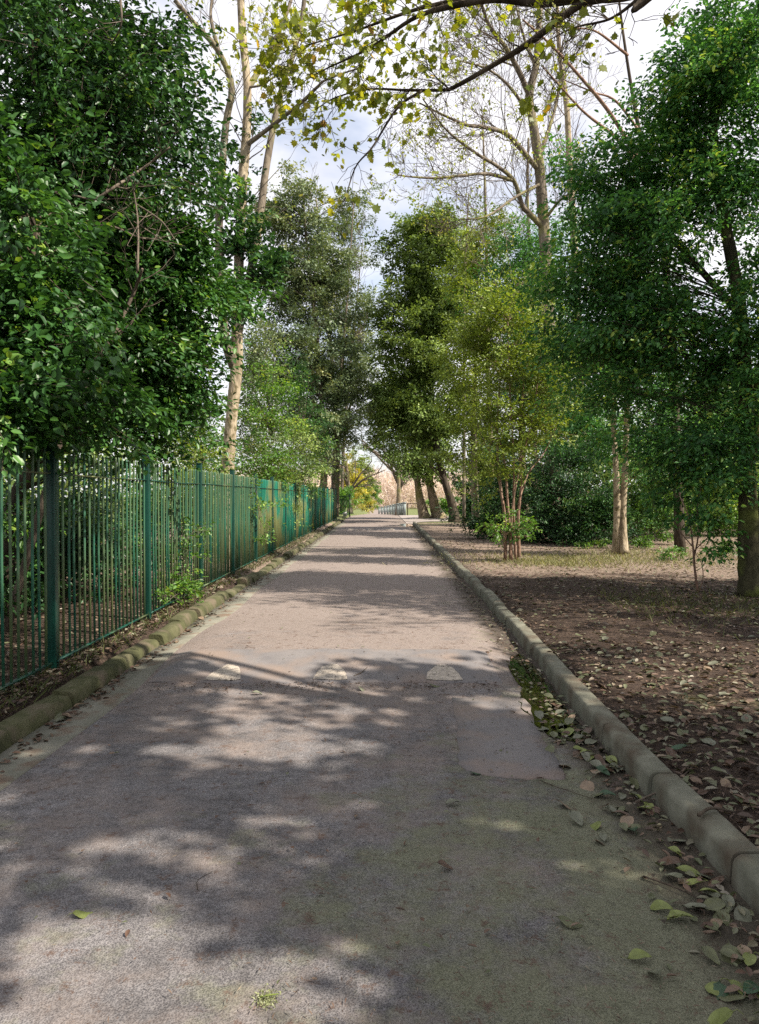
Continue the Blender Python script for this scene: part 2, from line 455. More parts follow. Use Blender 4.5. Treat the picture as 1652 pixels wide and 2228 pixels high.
L_YG = leaf_mat('yellow_green_leaves', [(0, (0.072, 0.111, 0.015)), (0.5, (0.165, 0.236, 0.029)), (0.85, (0.275, 0.365, 0.046)), (1, (0.396, 0.446, 0.066))], 0.5, 0.35)
L_BRIGHT = leaf_mat('bright_leaves', [(0, (0.040, 0.098, 0.018)), (0.5, (0.098, 0.218, 0.034)), (0.85, (0.196, 0.345, 0.050)), (1, (0.368, 0.437, 0.080))], 0.45, 0.4)
L_YEL = leaf_mat('yellow_leaves', [(0, (0.20, 0.21, 0.035)), (0.5, (0.42, 0.38, 0.055)), (1, (0.62, 0.52, 0.09))], 0.5, 0.35)
L_MAPLE = leaf_mat('maple_leaves', [(0, (0.10, 0.15, 0.02)), (0.55, (0.21, 0.255, 0.03)), (0.86, (0.33, 0.33, 0.045)), (1, (0.42, 0.21, 0.05))], 0.45, 0.55, 0.4, (1.5, 1.35, 0.5))
L_FRESH = leaf_mat('fresh_buds', [(0, (0.18, 0.24, 0.04)), (1, (0.38, 0.40, 0.07))], 0.5, 0.4)
L_LITTER = leaf_mat('litter_leaves', [(0, (0.032, 0.021, 0.015)), (0.25, (0.094, 0.052, 0.034)), (0.45, (0.158, 0.108, 0.073)), (0.65, (0.202, 0.164, 0.115)), (0.8, (0.122, 0.126, 0.070)), (0.93, (0.086, 0.101, 0.045)), (1, (0.238, 0.210, 0.168))], 0.55, 0.08)
L_GRASS = leaf_mat('grass_blades', [(0, (0.068, 0.088, 0.022)), (0.5, (0.180, 0.184, 0.068)), (1, (0.315, 0.296, 0.150))], 0.6, 0.3)
L_WOOD = leaf_mat('hazed_pinkish_twigs', [(0, (0.440, 0.336, 0.310)), (0.6, (0.638, 0.526, 0.483)), (1, (0.682, 0.627, 0.483))], 0.8, 0.2)  # pinkish twigs with the pallor of distance haze painted into their colour

# ------------------------------------------------------------------ leaf clouds
SH = {
    'quad': (np.array([(0, 0, 0), (.45, -.5, .08), (1, 0, 0), (.45, .5, .08)]), [[(0, 1, 2, 3)]]),
    'fold': (np.array([(0, 0, 0), (.28, -.42, .10), (.68, -.36, .08), (1, 0, -.06), (.68, .36, .08), (.28, .42, .10)]), [[(0, 1, 2, 3), (0, 3, 4, 5)]]),
    'maple': (np.array([(0, 0, 0), (.16, -.14, 0), (.10, -.42, .03), (.34, -.36, 0), (.44, -.62, .05), (.58, -.34, 0), (.70, -.38, .02), (.78, -.17, 0), (1.05, 0, .06),
                        (.78, .17, 0), (.70, .38, .02), (.58, .34, 0), (.44, .62, .05), (.34, .36, 0), (.10, .42, .03), (.16, .14, 0)]),
              [[(0, 1, 2, 3), (0, 3, 4, 5), (0, 5, 6, 7), (0, 7, 8, 9), (0, 9, 10, 11), (0, 11, 12, 13), (0, 13, 14, 15)]]),
    'blade': (np.array([(0, -.5, 0), (0, .5, 0), (.6, .35, .06), (1, 0, .2), (.6, -.35, .06)]), [[(0, 1, 2, 3, 4)]]),
}


def nrm(a):
    return a / (np.linalg.norm(a, axis=-1, keepdims=True) + 1e-9)


def leaf_geo(pos, axis, normal, length, ratio, shape):
    T, fs = SH[shape]
    axis = nrm(axis)
    side = nrm(np.cross(normal, axis))
    nor = np.cross(axis, side)
    L = np.asarray(length)[:, None, None]
    V = pos[:, None, :] + L * (T[None, :, 0, None] * axis[:, None, :] + T[None, :, 1, None] * ratio * side[:, None, :] + T[None, :, 2, None] * nor[:, None, :])
    n, k = len(pos), len(T)
    faces, per = [], 0
    for f in fs:
        f = np.asarray(f)
        per += len(f)
        faces.append((np.arange(n)[:, None, None] * k + f[None]).reshape(-1, f.shape[1]))
    return V.reshape(-1, 3), faces, per


def leaves_obj(name, pos, axis, normal, length, ratio, shape, var, mat, parent=None):
    V, faces, per = leaf_geo(pos, axis, normal, length, ratio, shape)
    return build(name, V, faces, mat, parent, np.repeat(np.clip(var, 0, 1), per))


def ell(px, py, Y, rx, rz, ry):
    """an ellipsoid of foliage: where its middle is seen, its depth, half sizes"""
    c = P(px, py, Y)
    return (*c, rx * Y / F, ry, rz * Y / F)


def crown_sample(ells, n_clump, inner=0.30):
    w = np.array([(e[3] * e[4] * e[5]) ** 0.75 for e in ells])
    idx = rng.choice(len(ells), n_clump, p=w / w.sum())
    E = np.array(ells)[idx]
    d = nrm(rng.normal(size=(n_clump, 3)))
    ph = rng.uniform(0, 6.28, 6)
    lump = 1 + 0.20 * np.sin(3.1 * d[:, 0] + 2.2 * d[:, 2] + ph[0] + idx) + 0.17 * np.sin(4.7 * d[:, 1] - 3.9 * d[:, 2] + ph[1] + 2 * idx) + 0.11 * np.sin(9 * d[:, 2] + 7 * d[:, 0] + ph[2])
    r = np.where(rng.random(n_clump) < inner, rng.uniform(0.25, 0.8, n_clump), np.where(rng.random(n_clump) < 0.14, rng.uniform(1.0, 1.2, n_clump), 1 - np.abs(rng.normal(0, 0.15, n_clump))))
    c = E[:, :3] + d * E[:, 3:] * (r * lump)[:, None]
    return c, d


LAST = {}


def crown(name, mat, parent, ells, n_clump, n_leaf, leaf=0.08, ratio=0.55, clump=0.3, shape='fold', droop=0.25, inner=0.3, flat=0.6, keep=None, jit=0.35, zmin=0.15, skel=None, per=8):
    """foliage carried on boughs: every bough ends in flat drooping sprays, every spray bears leaves along a twig"""
    E = np.array(ells)
    if skel is None:
        cx, cy = E[:, 0].mean(), E[:, 1].mean()
        g = np.interp(cy, [64, 140], [0, -1.6])
        skel = np.array([(cx, cy, z) for z in np.linspace(g + 0.05, max(g + 0.3, E[:, 2].mean()), 10)])
    sk = np.asarray(skel)
    nb = max(6, n_clump // per)
    tg, td = crown_sample(ells, nb, inner)
    S, D, B, boughs = [], [], [], []
    for j, p in enumerate(tg):
        h = np.hypot(sk[:, 0] - p[0], sk[:, 1] - p[1])
        cost = np.linalg.norm(sk - p, axis=1) + 3.0 * np.maximum(0, sk[:, 2] - (p[2] - 0.35 * h))
        q = sk[np.argmin(cost)]
        L = np.linalg.norm(p - q) + 1e-6
        mid = q + (p - q) * 0.5 + np.array((0, 0, 0.14 * L)) + rng.normal(size=3) * 0.06 * L
        t = np.linspace(0, 1, 8)[:, None]
        path = (1 - t) ** 2 * q + 2 * t * (1 - t) * mid + t * t * p
        boughs.append(path)
        k = max(3, rng.poisson(per))
        reach = min(0.8, 3.2 * clump / L * rng.uniform(0.7, 1.3))
        u = 1 - reach * rng.random(k) ** 1.3
        x = u * 7
        i0 = np.minimum(6, x.astype(int))
        f = (x - i0)[:, None]
        pos = path[i0] * (1 - f) + path[i0 + 1] * f
        tan = nrm(path[i0 + 1] - path[i0])
        S.append(pos + rng.normal(size=(k, 3)) * clump * 0.35 * np.array((1, 1, flat)))
        D.append(tan * 0.75 + rng.normal(size=(k, 3)) * np.array((0.75, 0.75, 0.35)) + np.array((0, 0, 0.08 - droop * 0.9)))
        B.append(np.full(k, j))
    S, D, B = np.vstack(S), nrm(np.vstack(D)), np.concatenate(B)
    if keep is not None:
        k = keep(S)
        S, D, B = S[k], D[k], B[k]
    ls = clump * rng.uniform(1.1, 2.6, len(S))
    n = rng.poisson(n_leaf * ls / (clump * 1.85)).clip(3)
    i = np.repeat(np.arange(len(S)), n)
    t = rng.random(len(i)) ** 0.8
    up = np.array((0, 0, 1.0)) + rng.normal(size=S.shape) * 0.35
    lat = nrm(np.cross(D, up))
    nor = np.cross(lat, D)
    sg = rng.choice((-1.0, 1.0), len(i)) * np.abs(rng.normal(0, 1, len(i)))
    w = 0.26 * (1.05 - 0.6 * t) * ls[i]
    pos = S[i] + D[i] * (ls[i] * t)[:, None] + lat[i] * (sg * w)[:, None] + nor[i] * (rng.normal(0, 0.16 * flat, len(i)) * ls[i])[:, None]
    pos[:, 2] -= droop * 0.7 * ls[i] * t * t
    axis = D[i] * 0.65 + lat[i] * (np.sign(sg) * 0.75)[:, None] + rng.normal(size=pos.shape) * 0.42 + np.array((0, 0, -droop))
    normal = nor[i] + rng.normal(size=pos.shape) * 0.45
    normal[:, 2] = np.abs(normal[:, 2]) + 0.1
    ok = pos[:, 2] > zmin + np.interp(pos[:, 1], [64, 140], [0, -1.6])
    bv = rng.normal(0.44, 0.15, nb)
    var = (bv[B] + rng.normal(0, 0.09, len(S)))[i] + rng.normal(0, jit * 0.45, len(i))
    L = leaf * rng.uniform(0.5, 1.35, len(i))
    o = leaves_obj(name, pos[ok], axis[ok], normal[ok], L[ok], ratio, shape, var[ok], mat, parent)
    LAST.update(boughs=boughs, S=S, D=D, ls=ls, droop=droop)
    return o, S


def twigs(mb, skel, cl, frac=0.35, r0=0.014, r1=0.003, sag=0.12):
    """the boughs and some of the spray twigs of the crown made last"""
    for path in LAST['boughs']:
        L = np.linalg.norm(path[-1] - path[0])
        if L > 0.1:
            mb.tube(path + rng.normal(size=path.shape) * 0.012 * L * np.linspace(0, 1, 8)[:, None], np.linspace(r0 * min(2.6, 0.5 + 0.4 * L), r1 * 1.3, 8), 5 if r0 * L > 0.02 else 4)
    S, D, ls = LAST['S'], LAST['D'], LAST['ls']
    for j in np.nonzero(rng.random(len(S)) < frac)[0]:
        e = S[j] + D[j] * ls[j]
        m_ = S[j] + D[j] * ls[j] * 0.5 - np.array((0, 0, LAST['droop'] * 0.17 * ls[j]))
        e = e - np.array((0, 0, LAST['droop'] * 0.7 * ls[j]))
        mb.tube([S[j], m_, e], [r1 * 1.2, r1, r1 * 0.5], 3)


def grow(mb, p, d, L, r, level, tips, up=0.12, wig=0.16, kids=(4, 6), shrink=0.55, spread=0.75, mind=0.0022):
    n = 6 if level > 0 else 4
    pts, dirs = [p], [d]
    st = L / (n - 1)
    for _ in range(n - 1):
        d = nrm(d + rng.normal(size=3) * wig + np.array((0, 0, up)))
        p = p + d * st
        pts.append(p)
        dirs.append(d)
    mb.tube(pts, np.linspace(r, max(mind, r * 0.35), n), 5 if r > 0.02 else 3)
    tips.append((p, d))
    if level <= 0:
        return
    for _ in range(random.randint(*kids)):
        k = random.randint(1, n - 1)
        f = k / (n - 1)
        side = nrm(np.cross(dirs[k], rng.normal(size=3)))
        nd_ = nrm(dirs[k] * (1 - spread * 0.4) + side * spread)
        grow(mb, pts[k], nd_, L * shrink * random.uniform(0.7, 1.25) * (1.1 - 0.35 * f), max(mind, r * (1 - 0.6 * f) * 0.55), level - 1, tips, up, wig, kids, shrink, spread, mind)


def sprout(mb, path, r0, r1, n, L, level, tips, start=0.25, **kw):
    """side branches along a limb"""
    path = np.asarray(path)
    tan = nrm(np.gradient(path, axis=0))
    for u in np.sort(rng.uniform(start, 1.0, n)):
        k = min(len(path) - 1, int(u * (len(path) - 1)))
        side = nrm(np.cross(tan[k], rng.normal(size=3)))
        d = nrm(tan[k] * 0.7 + side * 0.8 + np.array((0, 0, 0.15)))
        r = (r0 + (r1 - r0) * u) * 0.5
        grow(mb, path[k], d, L * random.uniform(0.6, 1.3) * (1.15 - 0.5 * u), r, level, tips, **kw)


def stem(name, pts, r0, r1, mat, parent, k=12, n=None, lump=0.05, flare=0.0):
    path = catmull(pts, n or max(10, len(pts) * 5))
    t = np.linspace(0, 1, len(path))
    rad = r0 + (r1 - r0) * t
    if flare:
        rad = rad * (1 + flare * np.exp(-t * len(path) * 0.55))
    mb = MB()
    mb.tube(path, rad, k, lump)
    mb.obj(name, mat, parent, smooth=True)
    return path


def ground_at(px, py):
    """where a pixel below the horizon meets level ground"""
    d = P(px, py, 1.0) - CAM
    t = (CAM[2] - 0.09) / -d[2]
    q = CAM + d * t
    q[2] = gz(q[0], q[1]) - 0.03
    return q


# ------------------------------------------------------------------ ground, road, kerbs
def axis_vals(lo, hi, fine_lo, fine_hi, s):
    a = list(np.arange(fine_lo, fine_hi + 1e-6, s))
    x, st = fine_hi, s
    while x < hi:
        st *= 1.35
        x = min(hi, x + st)
        a.append(x)
    x, st = fine_lo, s
    while x > lo:
        st *= 1.35
        x = max(lo, x - st)
        a.insert(0, x)
    return np.array(a)


def sheet(name, ys, cols, mat, **kw):
    """cols(y) -> list of (x, z)"""
    R = [[(x, y, z) for x, z in cols(y)] for y in ys]
    k = len(R[0])
    V = np.array(R).reshape(-1, 3)
    i = np.arange(len(ys) - 1)[:, None] * k
    j = np.arange(k - 1)[None, :]
    q = np.stack((i + j, i + j + 1, i + k + j + 1, i + k + j), -1).reshape(-1, 4)
    return build(name, V, [q], mat, smooth=True, **kw)


YS = axis_vals(-300, 1500, -4, 66, 0.5)
left_x = axis_vals(-700, XL - 0.13, -9, XL - 0.13, 0.45)
right_o = axis_vals(0.13, 700, 0.13, 9, 0.45)


def ground_cols(y):
    r = xr(min(y, 46))
    out = [(x, gz(x, y)) for x in left_x]
    out += [(XL - 0.10, -0.08 + drop(y)), (-0.4, -0.10 + drop(y)), (r + 0.10, -0.08 + drop(y))]
    out += [(r + o, gz(r + o, y)) for o in right_o]
    return out


tag(sheet('ground', YS, ground_cols, M_SOIL), kind='structure')

RY = np.concatenate((np.arange(-6, 12, 0.15), np.arange(12, 46, 0.4), np.arange(46, 64, 1.0), np.arange(64, 260, 4.0)))
tag(sheet('road', RY, lambda y: [(x, road_z(x, y)) for x in np.linspace(XL - 0.05, xr(min(y, 46)) + 0.05, 33)], M_ASPH), kind='structure')


def apron_cols(y):
    r = xr(46)
    t = min(1, max(0, (y - 45.8) / 5.5))
    w = 0.25 + 3.6 * (t * t * (3 - 2 * t)) if y < 60 else 3.85 - min(3.3, (y - 60) * 0.45)
    return [(r - 0.35 + (w + 0.35) * u, (0.004 + 0.03 * min(1, u * 2) if 46 < y < 66.5 else -0.03) + drop(y)) for u in np.linspace(0, 1, 8)]


tag(sheet('side_path', np.arange(45.6, 67, 0.6), apron_cols, M_APRON), kind='structure')


def blob_sheet(name, pts, z, mat, n=40, jitter=0.05, kind='structure', smooth_pts=True):
    p = np.asarray(pts + [pts[0]], float)
    c = catmull(np.column_stack((p, np.zeros(len(p)))), n)[:-1, :2] if smooth_pts else p[:-1]
    c = c + rng.normal(size=c.shape) * jitter
    V = [(x, y, z + road_z(x, y)) for x, y in c]
    m = c.mean(0)
    V.append((m[0], m[1], z + road_z(*m)))
    k = len(c)
    return tag(build(name, V, [np.array([(i, (i + 1) % k, k) for i in range(k)])], mat), kind=kind)


# newer smooth patch beside the gutter, a flat slab a few millimetres proud of the road
pa = [ground_at(x, y)[:2] for x, y in ((984, 1494), (1105, 1491), (1150, 1500), (1172, 1560), (1228, 1647), (1180, 1657), (1090, 1655), (1004, 1636), (1000, 1590))]
pk = [(p[0], p[1]) for p in pa]
pk = np.array(pk)
edge = catmull(np.column_stack((np.vstack((pk, pk[:1])), np.zeros(len(pk) + 1))), 46)[:-1, :2] + rng.normal(size=(45, 2)) * 0.008
cen = edge.mean(0)
V, fs = [], []
for s in (1.0, 0.66, 0.33):
    for q in edge:
        r = cen + (q - cen) * s
        V.append((r[0], r[1], road_z(*r) + 0.006))
for q in edge:
    r = cen + (q - cen) * 1.004
    V.append((r[0], r[1], road_z(*r) - 0.01))
V.append((cen[0], cen[1], road_z(*cen) + 0.006))
k = len(edge)
q4 = [(a * k + i, a * k + (i + 1) % k, (a + 1) * k + (i + 1) % k, (a + 1) * k + i) for a in (0, 1) for i in range(k)]
q4 += [(3 * k + i, 3 * k + (i + 1) % k, (i + 1) % k, i) for i in range(k)]
tag(build('road_patch', V, [np.array(q4), np.array([(2 * k + i, 2 * k + (i + 1) % k, 4 * k) for i in range(k)])], M_PATCH), kind='structure')

tag(sheet('drain_channel', np.arange(-5, 47, 0.2), lambda y: [(XL - 0.02 + u * (0.33 + 0.03 * math.sin(y * 1.3)), road_z(XL - 0.02 + u * 0.33, y) + 0.008 + (0 if 0.01 < u < 0.99 else -0.02)) for u in (0, 0.02, 0.5, 0.98, 1.0)], M_CHAN), kind='structure')

# speed hump ramps of smoother tarmac with worn triangles
for (y0, lab) in ((6.55, 'low speed hump with three worn pale triangles, near end of the path'), (36.5, 'faint distant speed hump beside the end of the kerb')):
    h = empty('speed_hump', (-0.45, y0, 0), lab, 'speed hump')
    ys = np.arange(y0, y0 + 1.15, 0.05)
    x0, x1 = XL + 0.36, xr(y0) - 0.42
    R, nx = [], 24
    for a, y in enumerate(ys):
        for b in range(nx):
            u = b / (nx - 1)
            x = x0 + (x1 - x0) * u
            yy = y + (0.03 * math.sin(b * 1.9) if a in (0, len(ys) - 1) else 0) + (0.25 * max(0, 0.05 - u) * 20 * 0.3 if a == 0 else 0)
            e = min(u, 1 - u) * (x1 - x0)
            R.append((x, yy, road_z(x, yy) + (0.012 if (e > 0.03 and a < len(ys) - 1) else 0.001)))
    # front lip
    lip = [(R[b][0], R[b][1] - 0.006, road_z(R[b][0], R[b][1]) - 0.012) for b in range(nx)]
    V = R + lip
    na = len(ys)
    q = [(a * nx + b, a * nx + b + 1, (a + 1) * nx + b + 1, (a + 1) * nx + b) for a in range(na - 1) for b in range(nx - 1)]
    q += [(na * nx + b, na * nx + b + 1, b + 1, b) for b in range(nx - 1)]
    build('ramp', V, [np.array(q)], M_PATCH, h)
    for cx in (-1.36, -0.43, 0.57):
        hw, Ln = 0.16, 0.46
        out = [(-hw, 0.02), (hw * 0.4, 0.0), (hw, 0.03), (hw * 0.86, 0.2), (hw * 0.5, Ln * 0.8), (hw * 0.18, Ln * 0.98), (-hw * 0.15, Ln), (-hw * 0.5, Ln * 0.82), (-hw * 0.84, Ln * 0.45)]
        V = []
        for s in (1.0, 0.5):
            for (a, b) in out:
                x = cx + a * s + random.uniform(-.012, .012) * s
                y = y0 + 0.25 + (b - 0.25) * s + 0.03 + random.uniform(-.015, .015) * s
                V.append((x, y, road_z(x, y) + 0.017))
        V.append((cx, y0 + 0.28, road_z(cx, y0 + 0.28) + 0.017))
        k = len(out)
        build('painted_triangle', V, [np.array([(i, (i + 1) % k, k + (i + 1) % k, k + i) for i in range(k)]), np.array([(k + i, k + (i + 1) % k, 2 * k) for i in range(k)])], M_TRI, h)

# kerbs, stone by stone
KP_R = [(-0.004, -0.12), (0.002, 0.0), (0.010, 0.082), (0.016, 0.098), (0.028, 0.110), (0.044, 0.115), (0.125, 0.117), (0.140, 0.112), (0.148, 0.10), (0.148, -0.12)]
kr = empty('kerb', (1.45, 2, 0), 'grey concrete kerb between the tarmac and the leaf strewn verge', 'kerb', kind='structure')
y = 1.35
while y < 45:
    L = 0.914
    mb = MB()
    g = 0.008
    dx, dz, tw = rng.normal(0, 0.011), rng.normal(0, 0.008), rng.normal(0, 0.012)
    ys = np.linspace(y + g, y + L - g, 7)
    path = [(xr(v) + dx + tw * (v - y - L / 2) + rng.normal(0, 0.0015), v, dz + rng.normal(0, 0.0015)) for v in ys]
    pr = [(a + rng.normal(0, 0.0007), b + rng.normal(0, 0.0007)) for a, b in KP_R]
    mb.prof(path, pr)
    mb.obj('kerb_stone', M_KERB, kr, smooth=True).data.set_sharp_from_angle(angle=math.radians(42))
    y += L
KP_L = [(0.012, -0.12), (0.008, 0.0), (-0.012, 0.062), (-0.03, 0.086), (-0.05, 0.096), (-0.15, 0.102), (-0.172, 0.094), (-0.18, -0.12)]
kl = empty('kerb', (XL, 2, 0), 'mossy rounded kerb running along the foot of the green railings', 'kerb', kind='structure')
y = 1.6
while y < 50:
    L = random.choice((0.914, 0.914, 0.914, 0.6))
    mb = MB()
    low = random.choice((0, 0, 0, 0, -0.03, -0.045))
    dx, dz, tw = rng.normal(0, 0.014), rng.normal(0, 0.011) + low, rng.normal(0, 0.028)
    ys = np.linspace(y + 0.011, y + L - 0.011, 8)
    path = [(XL + dx + tw * (v - y - L / 2) + rng.normal(0, 0.003), v, dz + rng.normal(0, 0.003)) for v in ys]
    mb.prof(path, [(a + rng.normal(0, 0.003), b + rng.normal(0, 0.003)) for a, b in KP_L][::-1])
    mb.obj('kerb_stone', M_KERB_MOSS, kl, smooth=True).data.set_sharp_from_angle(angle=math.radians(50))
    y += L

# puddles
m, t = new_mat('puddle_water')
tco = nd(t, 'ShaderNodeTexCoord')
pn = nd(t, 'ShaderNodeTexNoise', {'Vector': tco.outputs['Object'], 'Scale': 7.0, 'Detail': 6.0})
pc = ramp(t, pn.outputs['Fac'], [(0.35, (0.006, 0.006, 0.004)), (0.7, (0.020, 0.021, 0.008))])
pb = nd(t, 'ShaderNodeBsdfPrincipled', {'Base Color': pc, 'Roughness': 0.04, 'Specular IOR Level': 0.5})
nd(t, 'ShaderNodeOutputMaterial', {'Surface': pb.outputs[0]})
M_WATER = m


def puddle(pts, jit=0.015, n=60):
    o = blob_sheet('puddle', pts, 0.0, M_WATER, n, jit)
    me = o.data
    for v in me.vertices:
        v.co.z += 0.006
    return o


puddle([(1.30, 4.95), (1.14, 5.2), (1.08, 5.9), (1.17, 6.3), (1.20, 7.0), (1.34, 7.7), (1.45, 7.8), (1.46, 7.0), (1.44, 6.0), (1.42, 5.1)])
puddle([(1.45, 41.0), (1.10, 42.0), (1.2, 44.5), (1.5, 45.6), (1.84, 44.6), (1.84, 42.0)], 0.03)

# ------------------------------------------------------------------ railings
FX = -2.86


def fz(y):
    return gz(FX, y)


rail = empty('metal_railings', (FX, 3.95, 0.085), 'long green metal railings with plain bars along the mossy kerb', 'railings')
py0, dp = 3.95, 2.75
posts = [py0 + dp * i for i in range(18)]
pm = None
for i, y in enumerate(posts):
    if pm is None:
        b = MB()
        b.box((FX, y, 0.085 + 0.99), (0.085, 0.075, 2.08))
        b.box((FX, y, 0.085 + 2.035), (0.097, 0.087, 0.012))
        b.tube([(FX + 0.045, y, 1.80), (FX + 0.058, y, 1.80)], 0.014, 8)
        b.tube([(FX + 0.045, y, 0.16), (FX + 0.058, y, 0.16)], 0.014, 8)
        pm = b.obj('post', M_PAINT, rail)
        bv = pm.modifiers.new('bevel', 'BEVEL')
        bv.width = 0.006
        bv.segments = 2
    else:
        c = pm.copy()
        COL.objects.link(c)
        c.parent = rail
        c.location = (0, y - py0, drop(y))
        c.rotation_euler = (rng.normal(0, 0.002), rng.normal(0, 0.002), 0)
for i in range(len(posts) - 1):
    a, bq = posts[i] + 0.045, posts[i + 1] - 0.045
    for z, nm in ((1.80, 'top_rail'), (0.15, 'bottom_rail')):
        b = MB()
        sg = rng.normal(0, 0.004)
        path = [(FX + 0.002, v, z + sg * math.sin((v - a) / (bq - a) * math.pi)) for v in np.linspace(a, bq, 5)]
        b.prof(path, [(-0.02, -0.006), (0.02, -0.006), (0.02, 0.006), (-0.02, 0.006)])
        b.obj(nm, M_PAINT, rail)
bars = []
for i in range(len(posts) - 1):
    nb = 21
    for j in range(1, nb + 1):
        bars.append(posts[i] + dp * j / (nb + 1))
vis = [y for y in bars if y > 5.0]
near, far = vis[:100], [y for y in bars if y <= 5.0] + vis[100:]


def bar_geo(b, y, k=8):
    r = 0.0122
    top = 2.02 + rng.normal(0, 0.004)
    lean = rng.normal(0, 0.004, 2)
    zz = [0.125, 1.1, 1.80, top - 0.025, top - 0.006, top]
    rr = [r, r, r, r, r * 0.7, r * 0.2]
    bend = rng.normal(0, 0.004)
    b.tube([(FX + lean[0] * (z / 2) + (bend if 0.5 < z < 1.5 else 0), y + lean[1] * (z / 2), z) for z in zz], rr, k)


protos = []
for q in range(5):
    b = MB()
    bar_geo(b, near[q])
    protos.append((b.obj('bar', M_PAINT_BAR, rail, smooth=True), near[q]))
for q, y in enumerate(near[5:]):
    src, ysrc = protos[q % 5]
    c = src.copy()
    COL.objects.link(c)
    c.parent = rail
    c.location = (rng.normal(0, 0.002), y - ysrc, rng.normal(0, 0.003))
    c.rotation_euler = (rng.normal(0, 0.0008), rng.normal(0, 0.0008), rng.uniform(0, 0.003))
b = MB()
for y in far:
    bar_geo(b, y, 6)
tag(b.obj('distant_bars', M_PAINT_SUNLIT, rail, smooth=True), kind='stuff')

# second run of green fence beyond the side opening
f2 = empty('metal_fence', (-2.85, 59, 0), 'short green mesh fence past the end of the long railings', 'fence')
b = MB()
for x in np.arange(-3.9, -2.3, 0.11):
    b.tube([(x, 59, 0.1), (x, 59, 1.72)], 0.012, 5)
b.obj('bars', M_PAINT_BAR, f2)
for x in (-3.95, -2.28):
    b = MB()
    b.box((x, 59, 0.9), (0.09, 0.09, 1.8))
    b.obj('post', M_PAINT, f2)
for z in (0.25, 1.6):
    b = MB()
    b.box((-3.115, 58.985, z), (1.58, 0.03, 0.05))
    b.obj('rail', M_PAINT, f2)
b = MB()
b.box((-2.62, 58.6, 0.24), (0.28, 0.03, 0.36))
tag(b.obj('white_board', M_SIGN), 'small white board leaning at the foot of the short green fence', 'board')

# pale bridge-like parapet railings in the distance on the verge side
f3 = empty('concrete_railings', (2.2, 66, 0), 'pale grey post railings receding beyond the big pale trunk', 'railings')
fy = [66, 69, 72, 76, 80, 85, 91, 98, 106, 116, 128]
fxv = [float(np.interp(v, [66, 90, 130], [2.15, 1.35, -0.15])) for v in fy]
for x, y in zip(fxv, fy):
    b = MB()
    z = drop(y)
    b.box((x, y, z + 0.55), (0.26, 0.26, 1.1))
    b.box((x, y, z + 1.115), (0.32, 0.32, 0.07))
    b.obj('post', M_POSTC, f3)
for z in (0.95, 0.3):
    b = MB()
    for i in range(len(fy) - 1):
        b.tube([(fxv[i], fy[i] + 0.14, z + drop(fy[i])), (fxv[i + 1], fy[i + 1] - 0.14, z + drop(fy[i + 1]))], 0.035, 6)
    b.obj('rail', M_POSTC, f3)
b = MB()
for i in range(len(fy) - 1):
    nb = 12
    for j in range(1, nb):
        t_ = j / nb
        x, y = fxv[i] + (fxv[i + 1] - fxv[i]) * t_, fy[i] + (fy[i + 1] - fy[i]) * t_
        b.tube([(x, y, drop(y) + 0.3), (x, y, drop(y) + 0.95)], 0.012, 4)
tag(b.obj('bars', M_POSTC, f3), kind='stuff')
f4 = empty('metal_barrier', (3.0, 64.5, 0), 'thin dark metal barrier between the pale railings and big trunk', 'barrier')
b = MB()
b.tube([(2.35, 65, 1.0), (3.75, 64.6, 1.0)], 0.03, 6)
b.tube([(2.35, 65, 0.55), (3.75, 64.6, 0.55)], 0.02, 6)
b.obj('rail', B_DARK, f4)
for x in (2.37, 3.73):
    b = MB()
    b.tube([(x, 65 - (x - 2.35) * 0.286, 0), (x, 65 - (x - 2.35) * 0.286, 1.02)], 0.04, 6)
    b.obj('post', B_DARK, f4)


# ------------------------------------------------------------------ trees: evergreens on the railings side
def evergreen(name, base, label, cat, mat, ells, n_clump, n_leaf, trunk_pts, r0, r1, bark_m, group=None, tw=0.3, twr=0.012, twig_m=None, **kw):
    T = empty(name, base, label, cat, group)
    path = stem('trunk', trunk_pts, r0, r1, bark_m, T, k=10, flare=0.35)
    o, cl = crown('crown', mat, T, ells, n_clump, n_leaf, skel=path, **kw)
    if tw > 0:
        mb = MB()
        twigs(mb, path, cl, tw, twr)
        if mb.n:
            mb.obj('branches', twig_m or B_DTWIG, T)
    return T, path, cl


